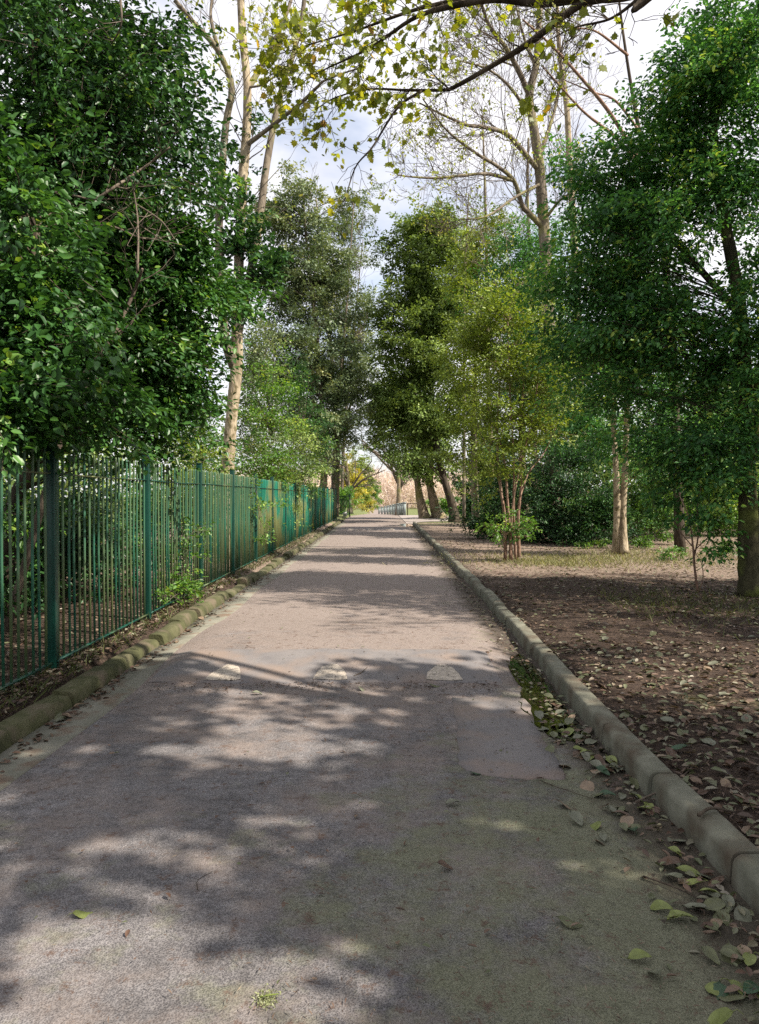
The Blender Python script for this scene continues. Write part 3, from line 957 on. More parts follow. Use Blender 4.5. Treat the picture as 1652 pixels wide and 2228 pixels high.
g0 = np.array((-4.3, 6.2, 0.06))
evergreen('holly_tree', g0, 'broad leaved holly leaning over the nearest railings, leaves hanging below the rail tips', 'tree', L_HOLLY,
          [ell(60, 690, 6.8, 180, 190, 1.1), ell(120, 840, 6.6, 140, 80, 0.8), ell(-160, 600, 6.5, 260, 320, 1.2), ell(20, 880, 6.2, 100, 60, 0.5), ell(110, 905, 6.6, 75, 40, 0.3)], 1050, 32,
          [g0, g0 + (0.1, 0.2, 1.3), P(40, 720, 6.7), P(80, 500, 6.8)], 0.10, 0.03, B_DARK, leaf=0.085, ratio=0.62, clump=0.26, droop=0.35, tw=0.35, keep=lambda c: c[:, 0] < -1.95)
g0 = np.array((-4.6, 9.6, 0.06))
evergreen('holly_tree', g0, 'dense glossy holly behind the second railing panel, its boughs reaching the pale trunk', 'tree', L_HOLLY,
          [ell(290, 630, 10.2, 150, 200, 1.3), ell(345, 810, 10.2, 105, 100, 1.0), ell(220, 840, 9.8, 160, 95, 1.0), ell(400, 540, 10.6, 70, 90, 0.8), ell(160, 520, 9.7, 170, 180, 1.2), ell(500, 640, 11.5, 60, 28, 0.4), ell(470, 395, 11.5, 55, 30, 0.4), ell(420, 700, 10.8, 60, 60, 0.6), ell(390, 890, 10.4, 70, 60, 0.6)], 1800, 36,
          [g0, g0 + (0.0, 0.2, 1.6), P(300, 700, 10), P(330, 480, 10.2), P(300, 330, 10.3)], 0.11, 0.03, B_DARK, leaf=0.088, ratio=0.6, clump=0.3, droop=0.3, tw=0.3)
g0 = np.array((-5.6, 9.0, 0.06))
evergreen('laurel_tree', g0, 'tall loose evergreen above the hollies with white sky showing through its top', 'tree', L_DARK,
          [ell(120, 200, 9.2, 230, 190, 1.4), ell(300, 250, 9.6, 150, 170, 1.2), ell(350, 110, 9.8, 80, 80, 0.8), ell(60, 430, 9.2, 200, 170, 1.3), ell(260, 420, 9.8, 200, 120, 1.2), ell(120, -120, 9.4, 340, 170, 1.6), ell(390, 300, 10.4, 70, 90, 0.8)], 1500, 28,
          [g0, g0 + (0.1, 0.1, 2.0), P(95, 500, 9.3), P(110, 260, 9.3), P(70, 60, 9.3), P(140, -120, 9.4)], 0.13, 0.04, B_GREY, leaf=0.088, ratio=0.55, clump=0.34, droop=0.3, tw=0.4)
# long bare boughs seen through the holly
T = empty('bare_bough_shrub', (-4.2, 8.6, 0.06), 'leafless brown boughs rising through the hollies behind the railings', 'shrub')
mb = MB()
for pts, r in (([(170, 830), (235, 750), (290, 640), (310, 585)], 0.032), ([(115, 500), (230, 420), (320, 360), (370, 320)], 0.022), ([(60, 410), (180, 430), (270, 470), (350, 520)], 0.016), ([(300, 590), (300, 480), (285, 380)], 0.014),
               ([(110, 500), (230, 490), (320, 520), (400, 505)], 0.014), ([(130, 0), (120, 180), (100, 300), (92, 420)], 0.012), ([(262, -10), (262, 60), (225, 120)], 0.014), ([(140, 190), (150, 330), (163, 400)], 0.010), ([(290, 440), (350, 480), (380, 520)], 0.012)):
    path = catmull([P(x, y, 8.7 + 0.25 * math.sin(i + x)) for i, (x, y) in enumerate(pts)], 16)
    mb.tube(path, np.linspace(r, r * 0.45, 16), 6)
    tips = []
    sprout(mb, path, r, r * 0.45, 5, 0.7, 1, tips, kids=(1, 3))
lowp = catmull([(-4.2, 8.6, 0.06), P(120, 1000, 8.6), P(170, 830, 8.7)], 12)
mb.tube(lowp, np.linspace(0.05, 0.033, 12), 7)
mb.obj('boughs', B_TWIG, T, smooth=True)

# shrubs filling in behind the railings
for k, (x, y, rx, rz, lab, mt, lf, n) in enumerate((
        (-5.2, 5.8, 1.4, 1.0, 'dark low shrub behind the closest railing panel', L_DARK, 0.08, 420),
        (-6.2, 9.2, 1.8, 1.1, 'low laurel shrub in shade behind the second railing post', L_HOLLY, 0.08, 520),
        (-4.6, 11.0, 0.9, 0.8, 'dark bush close behind the third railing panel', L_DARK, 0.08, 280),
        (-7.5, 13.5, 1.8, 1.3, 'deep green bush well back from the fourth railing panel', L_DARK, 0.09, 420),
        (-4.6, 21.0, 1.0, 1.2, 'yellow green bush close behind the middle of the railings', L_YG, 0.085, 300),
        (-5.1, 12.6, 1.2, 0.95, 'sprawling dark shrub behind the fourth railing panel', L_DARK, 0.08, 380),
        (-5.0, 16.5, 1.4, 1.0, 'leafy green shrub under the pale multi stemmed tree', L_HOLLY, 0.07, 420))):
    T = empty('understorey_shrub', (x, y, 0.06), lab, 'shrub', 'shrubs behind the railings')
    o, cl = crown('foliage', mt, T, [(x, y, 0.85, rx, 1.4, rz)], n, 26, leaf=lf, clump=0.26, droop=0.2)
    mb = MB()
    twigs(mb, np.array([(x + rng.normal(0, .2), y + rng.normal(0, .2), v) for v in np.linspace(0.05, 0.5, 6)]), cl, 0.3, 0.014)
    mb.obj('stems', B_DTWIG, T)
# small climbers pushing through the bars
for (px, py, Y, rx, rz, lab, n) in ((405, 1185, 10.9, 45, 100, 'pale leaved bramble pushing through the bars after the lit post', 46), (565, 1130, 17.0, 60, 65, 'small leaved climber hanging on the far half of the railings', 60), (400, 1275, 10.8, 20, 16, 'low bramble spray at the foot of the railings', 8)):
    c = P(px, py, Y)
    T = empty('bramble', (c[0], c[1], 0.06), lab, 'bramble')
    o, cl = crown('foliage', L_BRIGHT, T, [ell(px, py, Y, rx * 0.8, rz, 0.7)], n, 10, leaf=0.06, ratio=0.65, clump=0.14, droop=0.2)
    mb = MB()
    twigs(mb, np.array([(c[0], c[1], v) for v in np.linspace(0.06, c[2], 8)]), cl, 0.6, 0.006)
    mb.obj('stems', B_TWIG, T)

# pale multi-stemmed sycamore
Y0 = 19.0
base = P(492, 1150, Y0)
base[2] = gz(base[0], base[1]) - 0.05
T = empty('sycamore_tree', base, 'tall bare sycamore with pale mottled trunk splitting into upright stems behind the railings', 'tree')
main = stem('trunk', [base, P(496, 1030, Y0), P(502, 930, Y0), P(514, 810, Y0), P(516, 716, Y0), P(521, 543, Y0), P(528, 395, Y0), P(536, 296, Y0), P(538, 188, Y0), P(528, 74, Y0), P(524, -40, Y0), P(530, -220, Y0)], 0.172, 0.075, B_PALE, T, 14, 60, 0.05, 0.3)
limbs = []
for pts, r0, r1 in (
        ([(510, 800, 19), (490, 735, 18.8), (482, 660, 18.7), (477, 533, 18.7), (479, 435, 18.6), (491, 277, 18.6), (504, 188, 18.5), (474, 109, 18.3), (430, 59, 18.0), (380, 0, 17.7)], 0.13, 0.05),
        ([(518, 720, 19), (545, 600, 19.3), (566, 469, 19.6), (578, 375, 19.8), (593, 286, 20), (615, 188, 20.2), (637, 123, 20.4), (657, 40, 20.6), (668, -60, 20.8)], 0.12, 0.05),
        ([(537, 195, 19), (560, 160, 19.2), (583, 118, 19.4), (622, 35, 19.6), (650, -60, 19.8)], 0.085, 0.035),
        ([(536, 316, 19), (583, 281, 18.5), (657, 222, 17.8), (690, 190, 17.4), (711, 173, 17.2), (780, 148, 16.8)], 0.06, 0.015),
        ([(476, 112, 18.3), (463, 60, 18.4), (459, 20, 18.5), (470, -60, 18.6)], 0.05, 0.025),
        ([(540, 190, 19), (570, 185, 18.6), (600, 165, 18.2), (630, 150, 17.8)], 0.03, 0.012)):
    pts3 = [P(x, y, Y) for x, y, Y in pts]
    limbs.append((stem('limb', pts3, r0, r1, B_GREY, T, 10, 40, 0.03), r0, r1))
mb, tips = MB(), []
for path, r0, r1 in limbs:
    sprout(mb, path, r0 * 0.35, r1 * 0.5, 9, 1.7, 2, tips, 0.45, up=0.08, kids=(2, 4))
sprout(mb, main, 0.05, 0.03, 14, 1.8, 2, tips, 0.5, up=0.08, kids=(2, 4))
mb.obj('twigs', B_GREY, T)
tp = np.array([p for p, d in tips])
tp = tp[rng.random(len(tp)) < 0.35]
i = np.repeat(np.arange(len(tp)), 3)
pos = tp[i] + rng.normal(size=(len(i), 3)) * 0.06
leaves_obj('young_leaves', pos, rng.normal(size=pos.shape) + (0, 0, -0.4), rng.normal(size=pos.shape) + (0, 0, 0.6), rng.uniform(0.06, 0.12, len(i)), 0.8, 'fold', rng.random(len(i)), L_FRESH, T)
# ivy on the sycamore
T2 = empty('ivy', (base[0], base[1], 0.1), 'dark ivy clinging to the middle of the pale sycamore stems', 'ivy')
crown('foliage', L_DARK, T2, [ell(520, 480, 18.8, 55, 80, 0.5), ell(545, 330, 18.9, 50, 40, 0.5), ell(500, 640, 18.8, 40, 45, 0.45), ell(590, 590, 19, 50, 50, 0.6), ell(500, 540, 18.6, 40, 60, 0.4), ell(560, 240, 19, 35, 35, 0.4)], 330, 15, leaf=0.115, ratio=0.75, clump=0.2)

# hedge-like undergrowth around its foot
for (px, py, Y, rx, rz, ry, lab, mt, n, lf) in (
        (590, 900, 22.5, 75, 130, 1.2, 'bright leafy shrub just beyond the pale sycamore trunk', L_BRIGHT, 330, 0.085),
        (560, 760, 25.0, 50, 110, 1.0, 'tall grey green bush right behind the pale sycamore trunk', L_GREYG, 420, 0.10),
        (640, 985, 26.0, 75, 80, 1.5, 'olive green shrub topping the far railings', L_OAK, 300, 0.085),
        (430, 930, 20.0, 80, 110, 1.2, 'bright green bush filling the gap before the pale sycamore trunk', L_BRIGHT, 300, 0.085),
        (660, 900, 31.0, 70, 120, 1.6, 'mid green tall bush over the middle of the railings', L_HOLLY, 420, 0.10),
        (440, 980, 17.0, 60, 65, 1.0, 'yellow green shrub over the rails before the sycamore trunk', L_YG, 130, 0.075),
        (570, 1040, 23.0, 60, 60, 1.0, 'low bright bush hidden behind the railings near sycamore', L_YG, 120, 0.075)):
    c = P(px, py, Y)
    T = empty('leafy_shrub', (c[0], c[1], 0.06), lab, 'shrub', 'shrubs beyond the railings')
    o, cl = crown('foliage', mt, T, [ell(px, py, Y, rx, rz, ry), ell(px, (py + 1090) / 2, Y, rx * 0.9, 90, ry)], n, 24, leaf=lf, clump=0.3, shape='quad')
    mb = MB()
    twigs(mb, np.array([(c[0], c[1], v) for v in np.linspace(0.06, c[2] * 0.7, 8)]), cl, 0.25, 0.012)
    mb.obj('stems', B_TWIG, T)

# grey green airy trees further along the railings
for (bx, Y, ells, n, nl, lab, mt, r) in (
        (700, 47, [ell(640, 560, 33, 90, 170, 2.0), ell(700, 760, 34, 90, 150, 2.2), ell(620, 800, 32, 70, 130, 1.6), ell(690, 930, 34, 70, 80, 1.8), ell(640, 430, 33, 60, 60, 1.4), ell(600, 640, 33, 60, 100, 1.6), ell(590, 480, 33, 45, 90, 1.2), ell(585, 830, 32, 55, 120, 1.4), ell(730, 600, 34, 60, 130, 1.8), ell(745, 850, 34, 55, 110, 1.8)], 2300, 36, 'airy grey green evergreen with dark trunk over the far railings', L_GREYG, 0.22),
        (728, 58, [ell(735, 640, 46, 70, 160, 2.4), ell(765, 830, 46, 75, 120, 2.4), ell(720, 960, 46, 60, 60, 2.0), ell(780, 480, 47, 50, 100, 2.0), ell(795, 720, 47, 50, 120, 2.0), ell(690, 860, 46, 60, 100, 2.0)], 1400, 32, 'thinner greyish tree where the long railings end', L_GREYG, 0.26)):
    base = P(bx, 1110, Y)
    base[2] = 0.05
    ells = [(e[0] * Y / e[1], Y, 1.6 + (e[2] - 1.6) * Y / e[1], e[3] * Y / e[1], e[4] * 1.2, e[5] * Y / e[1]) for e in ells]
    T = empty('evergreen_oak', base, lab, 'tree', 'greyish trees along the railings')
    path = stem('trunk', [base, P(bx + 6, 1000, Y), P(bx + 2, 900, Y), P(bx - 10, 740, Y), P(bx - 30, 560, Y), P(bx - 40, 430, Y)], r, 0.06, B_GREY, T, 10, 30, 0.05, 0.3)
    p2 = stem('limb', [path[8], P(bx + 35, 880, Y), P(bx + 50, 760, Y)], r * 0.5, 0.04, B_GREY, T, 8)
    o, cl = crown('crown', mt, T, ells, n, nl, skel=np.vstack((path, p2)), leaf=0.19, ratio=0.5, clump=0.5, shape='quad', inner=0.45)
    mb, tips = MB(), []
    twigs(mb, np.vstack((path, p2)), cl, 0.16, 0.016, 0.005)
    sprout(mb, path, 0.08, 0.04, 12, 2.6, 2, tips, 0.5, up=0.2, kids=(3, 4), mind=0.006)
    mb.obj('branches', B_TWIG, T)
# bare saplings poking above them
for (bx, ty, Y, lab) in ((722, 440, 54, 'slim leafless tree rising between the grey green crowns'), (742, 520, 66, 'faint leafless tree behind the gap over the path')):
    base = P(bx, 1110, Y)
    base[2] = 0.05
    T = empty('bare_tree', base, lab, 'tree', 'bare trees')
    path = stem('trunk', [base, P(bx + 10, 900, Y), P(bx + 30, 700, Y), P(bx + 48, ty, Y)], 0.14, 0.03, B_TWIG, T, 8, 30, 0.03)
    mb, tips = MB(), []
    sprout(mb, path, 0.07, 0.02, 26, 3.0, 2, tips, 0.3, up=0.22, kids=(3, 5), mind=0.008, spread=0.55)
    mb.obj('branches', B_TWIG, T)

# ------------------------------------------------------------------ trees: far end of the path
base = ground_at(990, 1133)
T = empty('leaning_tree', base, 'big dark evergreen on a leaning trunk where the concrete kerb ends', 'tree')
Y0 = base[1]
path = stem('trunk', [base, P(984, 1100, Y0), P(966, 1040, Y0), P(950, 970, Y0), P(940, 860, Y0), P(935, 700, Y0), P(930, 520, Y0)], 0.30, 0.08, B_DARK, T, 12, 40, 0.05, 0.7)
o, cl = crown('crown', L_OAK, T, [ell(930, 510, Y0, 85, 90, 2.8), ell(890, 640, Y0, 75, 110, 2.6), ell(975, 640, Y0, 95, 140, 3.0), ell(905, 820, Y0, 105, 110, 3.0), ell(850, 900, Y0, 60, 60, 2.2), ell(960, 930, Y0, 80, 70, 2.6), ell(880, 925, Y0 - 1, 85, 55, 2.2)],
               2200, 40, skel=path, leaf=0.22, ratio=0.5, clump=0.55, shape='quad', inner=0.4)
mb = MB()
twigs(mb, path, cl, 0.09, 0.02, 0.006)
mb.obj('branches', B_DARK, T)

base = ground_at(933, 1126)
Y0 = base[1]
T = empty('twin_trunk_tree', base, 'two thick pale trunks side by side at the far edge of the path', 'tree')
path = stem('trunk', [base + (-0.25, 0, 0), P(914, 1085, Y0), P(908, 1040, Y0), P(905, 960, Y0), P(900, 800, Y0)], 0.33, 0.16, B_OLD, T, 12, 30, 0.07, 0.5)
p2 = stem('trunk', [base + (0.75, 0.5, 0), P(942, 1085, Y0), P(935, 1040, Y0), P(940, 960, Y0)], 0.36, 0.22, B_OLD, T, 12, 24, 0.08, 1.0)
o, cl = crown('crown', L_OAK, T, [ell(905, 960, Y0, 90, 60, 3.0), ell(870, 880, Y0, 90, 80, 3.0), ell(925, 1025, Y0 - 0.5, 60, 38, 2.0), ell(985, 985, Y0, 55, 55, 2.0)], 620, 36, skel=path, leaf=0.22, ratio=0.5, clump=0.5, shape='quad')

for (bx, by, lean, lab, mtw, n) in ((868, 1100, 0, 'pale bare tree spreading wide boughs behind the concrete railings', B_TWIG, 26), (762, 1110, -8, 'thin leafless tree among the yellow bushes', B_TWIG, 20), (866, 1108, 6, 'small bare tree near the vanishing end of the path', B_TWIG, 16)):
    Y = {868: 78, 762: 80, 866: 100}[bx]
    base = P(bx, by, Y)
    base[2] = drop(Y) - 0.1
    T = empty('bare_tree', base, lab, 'tree', 'bare trees')
    hgt = {868: 1.0, 762: 0.9, 866: 0.8}[bx]
    path = stem('trunk', [base, P(bx + lean * 0.3, by - 40 * hgt, Y), P(bx + lean, by - 120 * hgt, Y)], 0.30 * hgt, 0.12, B_OLD, T, 8, 16, 0.05, 0.5)
    mb, tips = MB(), []
    for k in range(6):
        d = nrm(np.array((rng.normal(0, 0.8), rng.normal(0, 0.4), 0.9)))
        grow(mb, path[7 + k], d, 5.0 * hgt, 0.16 * hgt, 3, tips, up=0.10, kids=(3, 4), mind=0.014)
    mb.obj('branches', mtw, T)

for (px, py, Y, rx, rz, ry, mt, n, lab) in ((768, 1055, 86, 24, 55, 2.0, L_YEL, 300, 'tall golden yellow flowering shrub glowing at the end of the path'), (795, 1072, 126, 22, 46, 2.0, L_YEL, 220, 'rounded yellow bush next to the tall golden shrub'), (782, 1040, 108, 30, 58, 3.0, L_YG, 520, 'tall yellow green bush behind the golden shrub'), (808, 1080, 185, 24, 40, 3.0, L_BRIGHT, 520, 'fresh green bush below the yellow shrubs'), (752, 1085, 66, 16, 32, 1.4, L_BRIGHT, 140, 'light green bush touching the short green fence')):
    c = P(px, py, Y)
    T = empty('flowering_shrub', (c[0], c[1], drop(Y)), lab, 'shrub', 'bushes at the end of the path')
    o, cl = crown('foliage', mt, T, [ell(px, py, Y, rx, rz, ry)], n, 24, leaf=0.20, clump=0.35, shape='quad', zmin=0.1)
    mb = MB()
    twigs(mb, np.array([(c[0], c[1], v) for v in np.linspace(drop(Y), c[2], 8)]), cl, 0.2, 0.02, 0.006)
    mb.obj('stems', B_TWIG, T)

# ------------------------------------------------------------------ trees: verge side
base = ground_at(1112, 1219)
Y0 = base[1]
T = empty('multi_stem_shrub', base, 'tall yellow green shrub on a bundle of thin reddish stems beside the verge', 'shrub')
sk = []
for pts, r in (([(1100, 1218), (1098, 1124), (1090, 1062), (1082, 948), (1090, 800)], 0.045), ([(1130, 1212), (1128, 1124), (1134, 1053), (1132, 948), (1140, 820)], 0.045), ([(1114, 1218), (1105, 1098), (1096, 992), (1060, 880)], 0.04), ([(1132, 1080), (1150, 1030), (1184, 985), (1210, 930)], 0.025), ([(1122, 1216), (1118, 1120), (1118, 1000), (1110, 860), (1105, 700)], 0.035), ([(1098, 1100), (1075, 1010), (1040, 930)], 0.022), ([(1110, 1216), (1112, 1150), (1122, 1060), (1160, 900), (1175, 780)], 0.03)):
    dy = rng.uniform(-0.4, 0.4)
    sk.append(stem('stem', [P(x, y, Y0 + dy * min(1, i * 0.5)) for i, (x, y) in enumerate(pts)], r, r * 0.35, B_RED, T, 7, 24, 0.03))
o, cl = crown('crown', L_YG, T, [ell(1090, 700, Y0, 95, 120, 1.2), ell(1150, 790, Y0, 75, 120, 1.2), ell(1050, 850, Y0, 75, 90, 1.0), ell(1115, 930, Y0 - 0.2, 90, 70, 1.0), ell(1085, 1020, Y0 - 0.3, 60, 50, 0.7), ell(1030, 740, Y0 + 0.3, 60, 90, 1.0), ell(1180, 900, Y0, 80, 60, 1.0)], 1000, 28, skel=np.vstack(sk), leaf=0.068, ratio=0.6, clump=0.30, shape='fold', inner=0.6, flat=0.3, droop=0.12)
mb = MB()
twigs(mb, np.vstack(sk), cl, 0.35, 0.008, 0.0025)
mb.obj('twigs', B_RED, T)
T2 = empty('low_shrub', base + (-0.5, -0.3, 0), 'bright leaved sprouts round the foot of the reddish stems', 'shrub')
o, cl = crown('foliage', L_BRIGHT, T2, [ell(1075, 1150, Y0 - 0.4, 45, 40, 0.5), ell(1125, 1140, Y0 - 0.5, 40, 45, 0.4)], 90, 14, leaf=0.07, ratio=0.65, clump=0.14)
mb = MB()
twigs(mb, np.array([base + (rng.normal(0, .15), rng.normal(0, .1) - .3, v) for v in np.linspace(0, 0.6, 6)]), cl, 0.6, 0.006)
mb.obj('stems', B_RED, T2)

# dark undergrowth behind it
for (px, py, Y, rx, rz, ry, mt, n, lf, lab) in (
        (1030, 1050, 53, 42, 75, 2.0, L_DARK, 420, 0.17, 'dark evergreen shrub just beyond the leaning trunk'),
        (965, 1100, 75, 40, 22, 2.0, L_BRIGHT, 220, 0.2, 'low bright bush seen between the pale trunks and leaning trunk'),
        (1075, 1000, 40, 55, 90, 2.0, L_DARK, 520, 0.14, 'tall dark shrub where the kerb ends'),
        (1092, 1090, 27, 75, 95, 1.4, L_DARK, 560, 0.085, 'almost black low evergreen shrub behind the reddish stems'),
        (1200, 1060, 25, 105, 140, 1.6, L_DARK, 900, 0.08, 'wide dark rhododendron between the reddish stems and twin slim trunks'),
        (1265, 940, 26, 100, 130, 1.6, L_TEAL, 640, 0.085, 'tall bluish green holly behind the twin slim trunks'),
        (1300, 1120, 23.5, 75, 80, 1.0, L_DARK, 420, 0.08, 'dark evergreen shrub at the foot of the twin slim trunks'),
        (1420, 1060, 25, 85, 115, 1.3, L_BRIGHT, 460, 0.085, 'fresh green shrub in sun right behind the slim trunks'),
        (1560, 1060, 29, 125, 115, 1.5, L_BRIGHT, 600, 0.095, 'sunlit yellow green shrub seen past the mossy trunk'),
        (1600, 900, 27, 120, 130, 1.6, L_BRIGHT, 520, 0.10, 'bright sunlit bush high behind the mossy trunk'),
        (1190, 880, 29, 100, 160, 1.6, L_DARK, 800, 0.09, 'tall dark evergreen between the yellow green shrub and slim trunks'),
        (1500, 930, 24, 110, 90, 1.3, L_TEAL, 430, 0.085, 'mid green bush filling the space above the small sapling')):
    c = P(px, py, Y)
    T = empty('evergreen_shrub', (c[0], c[1], 0.06), lab, 'shrub', 'shrubs along the back of the verge')
    o, cl = crown('foliage', mt, T, [ell(px, py, Y, rx, rz, ry)] + ([ell(px, 1130, Y, rx * 0.8, 50, ry)] if py > 1000 else []), n, 28, leaf=lf, clump=0.30, shape='fold', inner=0.35)
    mb = MB()
    twigs(mb, np.array([(c[0] + rng.normal(0, .1), c[1], v) for v in np.linspace(0.06, c[2] * 0.8, 10)]), cl, 0.25, 0.012)
    mb.obj('stems', B_DTWIG, T)

# twin slim trunks
base = ground_at(1352, 1208)
Y0 = base[1]
T = empty('slim_twin_tree', base, 'two slim sunlit trunks close together on the dry grass', 'tree')
s1 = stem('trunk', [base + (-0.09, 0.1, 0), P(1343, 1102, Y0), P(1340, 1014, Y0), P(1335, 908, Y0), P(1340, 800, Y0), P(1350, 640, Y0)], 0.098, 0.045, B_PALE, T, 10, 30, 0.05, 0.45)
s2 = stem('trunk', [base + (0.08, 0, 0), P(1355, 1124, Y0), P(1360, 1014, Y0), P(1364, 900, Y0), P(1364, 816, Y0), P(1360, 665, Y0), P(1365, 520, Y0)], 0.098, 0.045, B_PALE, T, 10, 30, 0.05, 0.45)
o, cl = crown('crown', L_TEAL, T, [ell(1360, 640, Y0, 110, 150, 1.3), ell(1300, 780, Y0, 95, 100, 1.2), ell(1420, 820, Y0, 100, 120, 1.2), ell(1380, 480, Y0, 90, 120, 1.3), ell(1230, 760, Y0 + 1, 80, 100, 1.2), ell(1450, 950, Y0, 70, 70, 1.0)], 1000, 32, skel=np.vstack((s1, s2)), leaf=0.085, clump=0.3)
mb = MB()
twigs(mb, np.vstack((s1, s2)), cl, 0.3, 0.012)
mb.obj('branches', B_TWIG, T)

# sapling
base = ground_at(1519, 1290)
Y0 = base[1]
T = empty('sapling', base, 'small dark leaved sapling standing alone before the mossy trunk', 'sapling')
sk = []
for pts, r in (([(1519, 1290), (1512, 1240), (1508, 1190), (1500, 1130), (1480, 1080)], 0.022), ([(1521, 1288), (1530, 1255), (1526, 1225), (1514, 1205)], 0.010), ([(1510, 1215), (1520, 1160), (1518, 1100), (1530, 1040)], 0.014), ([(1509, 1200), (1545, 1165), (1575, 1140)], 0.009), ([(1508, 1190), (1470, 1150), (1440, 1150), (1420, 1170)], 0.010)):
    sk.append(stem('stem', [P(x, y, Y0 + 0.15 * math.sin(i * 2.0 + x) * min(1, i)) for i, (x, y) in enumerate(pts)], r, r * 0.4, B_RED, T, 7, 18, 0.03))
o, cl = crown('foliage', L_TEAL, T, [ell(1500, 1100, Y0, 90, 50, 0.5), ell(1540, 1170, Y0, 60, 30, 0.4), ell(1440, 1110, Y0, 40, 35, 0.4), ell(1515, 1215, Y0, 35, 15, 0.2)], 60, 8, skel=np.vstack(sk), leaf=0.10, ratio=0.58, clump=0.14, droop=0.4)
mb = MB()
twigs(mb, np.vstack(sk), cl, 0.9, 0.005, 0.002)
tag(mb.obj('twigs', B_DTWIG, T), kind='stuff')

# big near evergreen with a dark mossy trunk
base = ground_at(1632, 1293)
Y0 = base[1]
T = empty('mossy_trunk_tree', base, 'large glossy evergreen with dark mossy trunk, foliage hanging far over the verge', 'tree')
tr = stem('trunk', [base, P(1628, 1150, Y0), P(1626, 980, Y0), P(1618, 800, Y0), P(1606, 640, Y0 + 0.1), P(1580, 500, Y0 + 0.2), P(1556, 340, Y0 + 0.3), P(1545, 160, Y0 + 0.4)], 0.152, 0.06, B_MOSS, T, 14, 50, 0.06, 0.35)
l2 = stem('limb', [tr[12], P(1655, 830, Y0 - 0.2), P(1680, 640, Y0 - 0.2), P(1690, 400, Y0)], 0.10, 0.05, B_MOSS, T, 10)
l3 = stem('limb', [tr[26], P(1500, 560, Y0 + 0.5), P(1420, 470, Y0 + 0.8), P(1340, 420, Y0 + 1.0)], 0.06, 0.025, B_DARK, T, 8)
o, cl = crown('crown', L_TEAL, T, [ell(1400, 380, Y0 + 0.8, 170, 110, 1.3), ell(1300, 520, Y0 + 1.2, 110, 130, 1.2), ell(1420, 560, Y0 + 0.8, 130, 150, 1.3), ell(1330, 700, Y0 + 1.2, 110, 100, 1.1), ell(1500, 220, Y0 + 0.3, 150, 120, 1.2), ell(1620, 90, Y0 - 0.2, 150, 150, 1.2), ell(1450, 740, Y0 + 0.8, 110, 110, 1.0), ell(1600, 880, Y0 - 0.6, 110, 90, 0.8), ell(1590, 760, Y0 - 0.2, 80, 50, 0.8), ell(1740, 500, Y0, 90, 300, 1.2), ell(1240, 620, Y0 + 1.4, 60, 70, 0.8), ell(1480, 960, Y0 + 0.4, 90, 60, 0.8), ell(1270, 800, Y0 + 1.4, 90, 90, 0.9), ell(1390, 900, Y0 + 1.0, 90, 70, 0.8), ell(1480, 1030, Y0 + 0.6, 70, 60, 0.7), ell(1600, 1000, Y0 - 0.6, 60, 50, 0.5), ell(1570, 380, Y0 + 0.5, 90, 130, 0.9), ell(1640, 620, Y0 - 0.6, 60, 130, 0.5)],
               2900, 31, skel=np.vstack((tr[10:], l2, l3)), jit=0.55, leaf=0.082, ratio=0.58, clump=0.30, droop=0.35, inner=0.3)
mb = MB()
twigs(mb, np.vstack((tr[10:], l2, l3)), cl, 0.25, 0.006)
mb.obj('branches', B_DTWIG, T)
base = ground_at(1668, 1285)
T = empty('mossy_stump_trunk', base, 'second mossy trunk half cut off by the picture edge', 'tree')
stem('trunk', [base, P(1672, 1180, base[1]), P(1668, 1080, base[1]), P(1690, 900, base[1]), P(1730, 600, base[1])], 0.17, 0.09, B_MOSS, T, 12, 30, 0.07, 0.35)

# tall bare tree over the verge
Y0 = 29.0
base = P(1205, 1140, Y0)
base[2] = 0.05
T = empty('tall_bare_tree', base, 'tall leafless tree whose arching limbs fan across the sky above the path', 'tree')
main = stem('trunk', [base, P(1200, 900, Y0), P(1190, 611, Y0), P(1182, 472, Y0), P(1174, 363, Y0), P(1158, 254, Y0), P(1152, 206, Y0), P(1166, 145, Y0), P(1170, 91, Y0), P(1176, 0, Y0), P(1180, -120, Y0)], 0.27, 0.07, B_GREY, T, 12, 60, 0.04, 0.3)
mb, tips = MB(), []
for pts, r0, r1 in (
        ([(1155, 215, 29), (1130, 157, 28.5), (1100, 103, 28), (1064, 54, 27.5), (1040, -20, 27)], 0.09, 0.03),
        ([(1172, 370, 29), (1130, 320, 28.4), (1100, 290, 28), (1050, 276, 27.2), (1016, 272, 26.6), (960, 248, 26), (913, 224, 25.4)], 0.085, 0.015),
        ([(1186, 500, 29), (1150, 462, 28.6), (1137, 448, 28.4), (1118, 393, 28), (1080, 360, 27.4), (1040, 336, 26.8), (973, 284, 26), (920, 215, 25.4)], 0.095, 0.015),
        ([(1118, 393, 28), (1080, 382, 27.6), (1046, 378, 27.2), (955, 387, 26), (900, 385, 25.5), (864, 381, 25)], 0.06, 0.012),
        ([(1170, 350, 29), (1195, 280, 29.6), (1215, 200, 30), (1225, 90, 30.5)], 0.07, 0.02),
        ([(1160, 260, 29), (1110, 190, 28), (1060, 150, 27), (990, 130, 26.2)], 0.055, 0.012),
        ([(1184, 480, 29), (1215, 440, 28.6), (1240, 420, 28.3)], 0.05, 0.02),
        ([(1166, 145, 29), (1140, 80, 29.6), (1120, 0, 30)], 0.06, 0.02),
        ([(1176, 400, 29), (1120, 430, 27.5), (1060, 470, 26.5), (1000, 478, 26)], 0.05, 0.012)):
    path = stem('limb', [P(*q) for q in pts], r0 * 1.3, r1 * 1.6, B_GREY, T, 8, 34, 0.03)
    sprout(mb, path, r0 * 0.6, r1 * 1.2, 20, 2.2, 2, tips, 0.18, up=0.06, kids=(3, 5), mind=0.006)
mb.obj('twigs', B_TWIG, T)
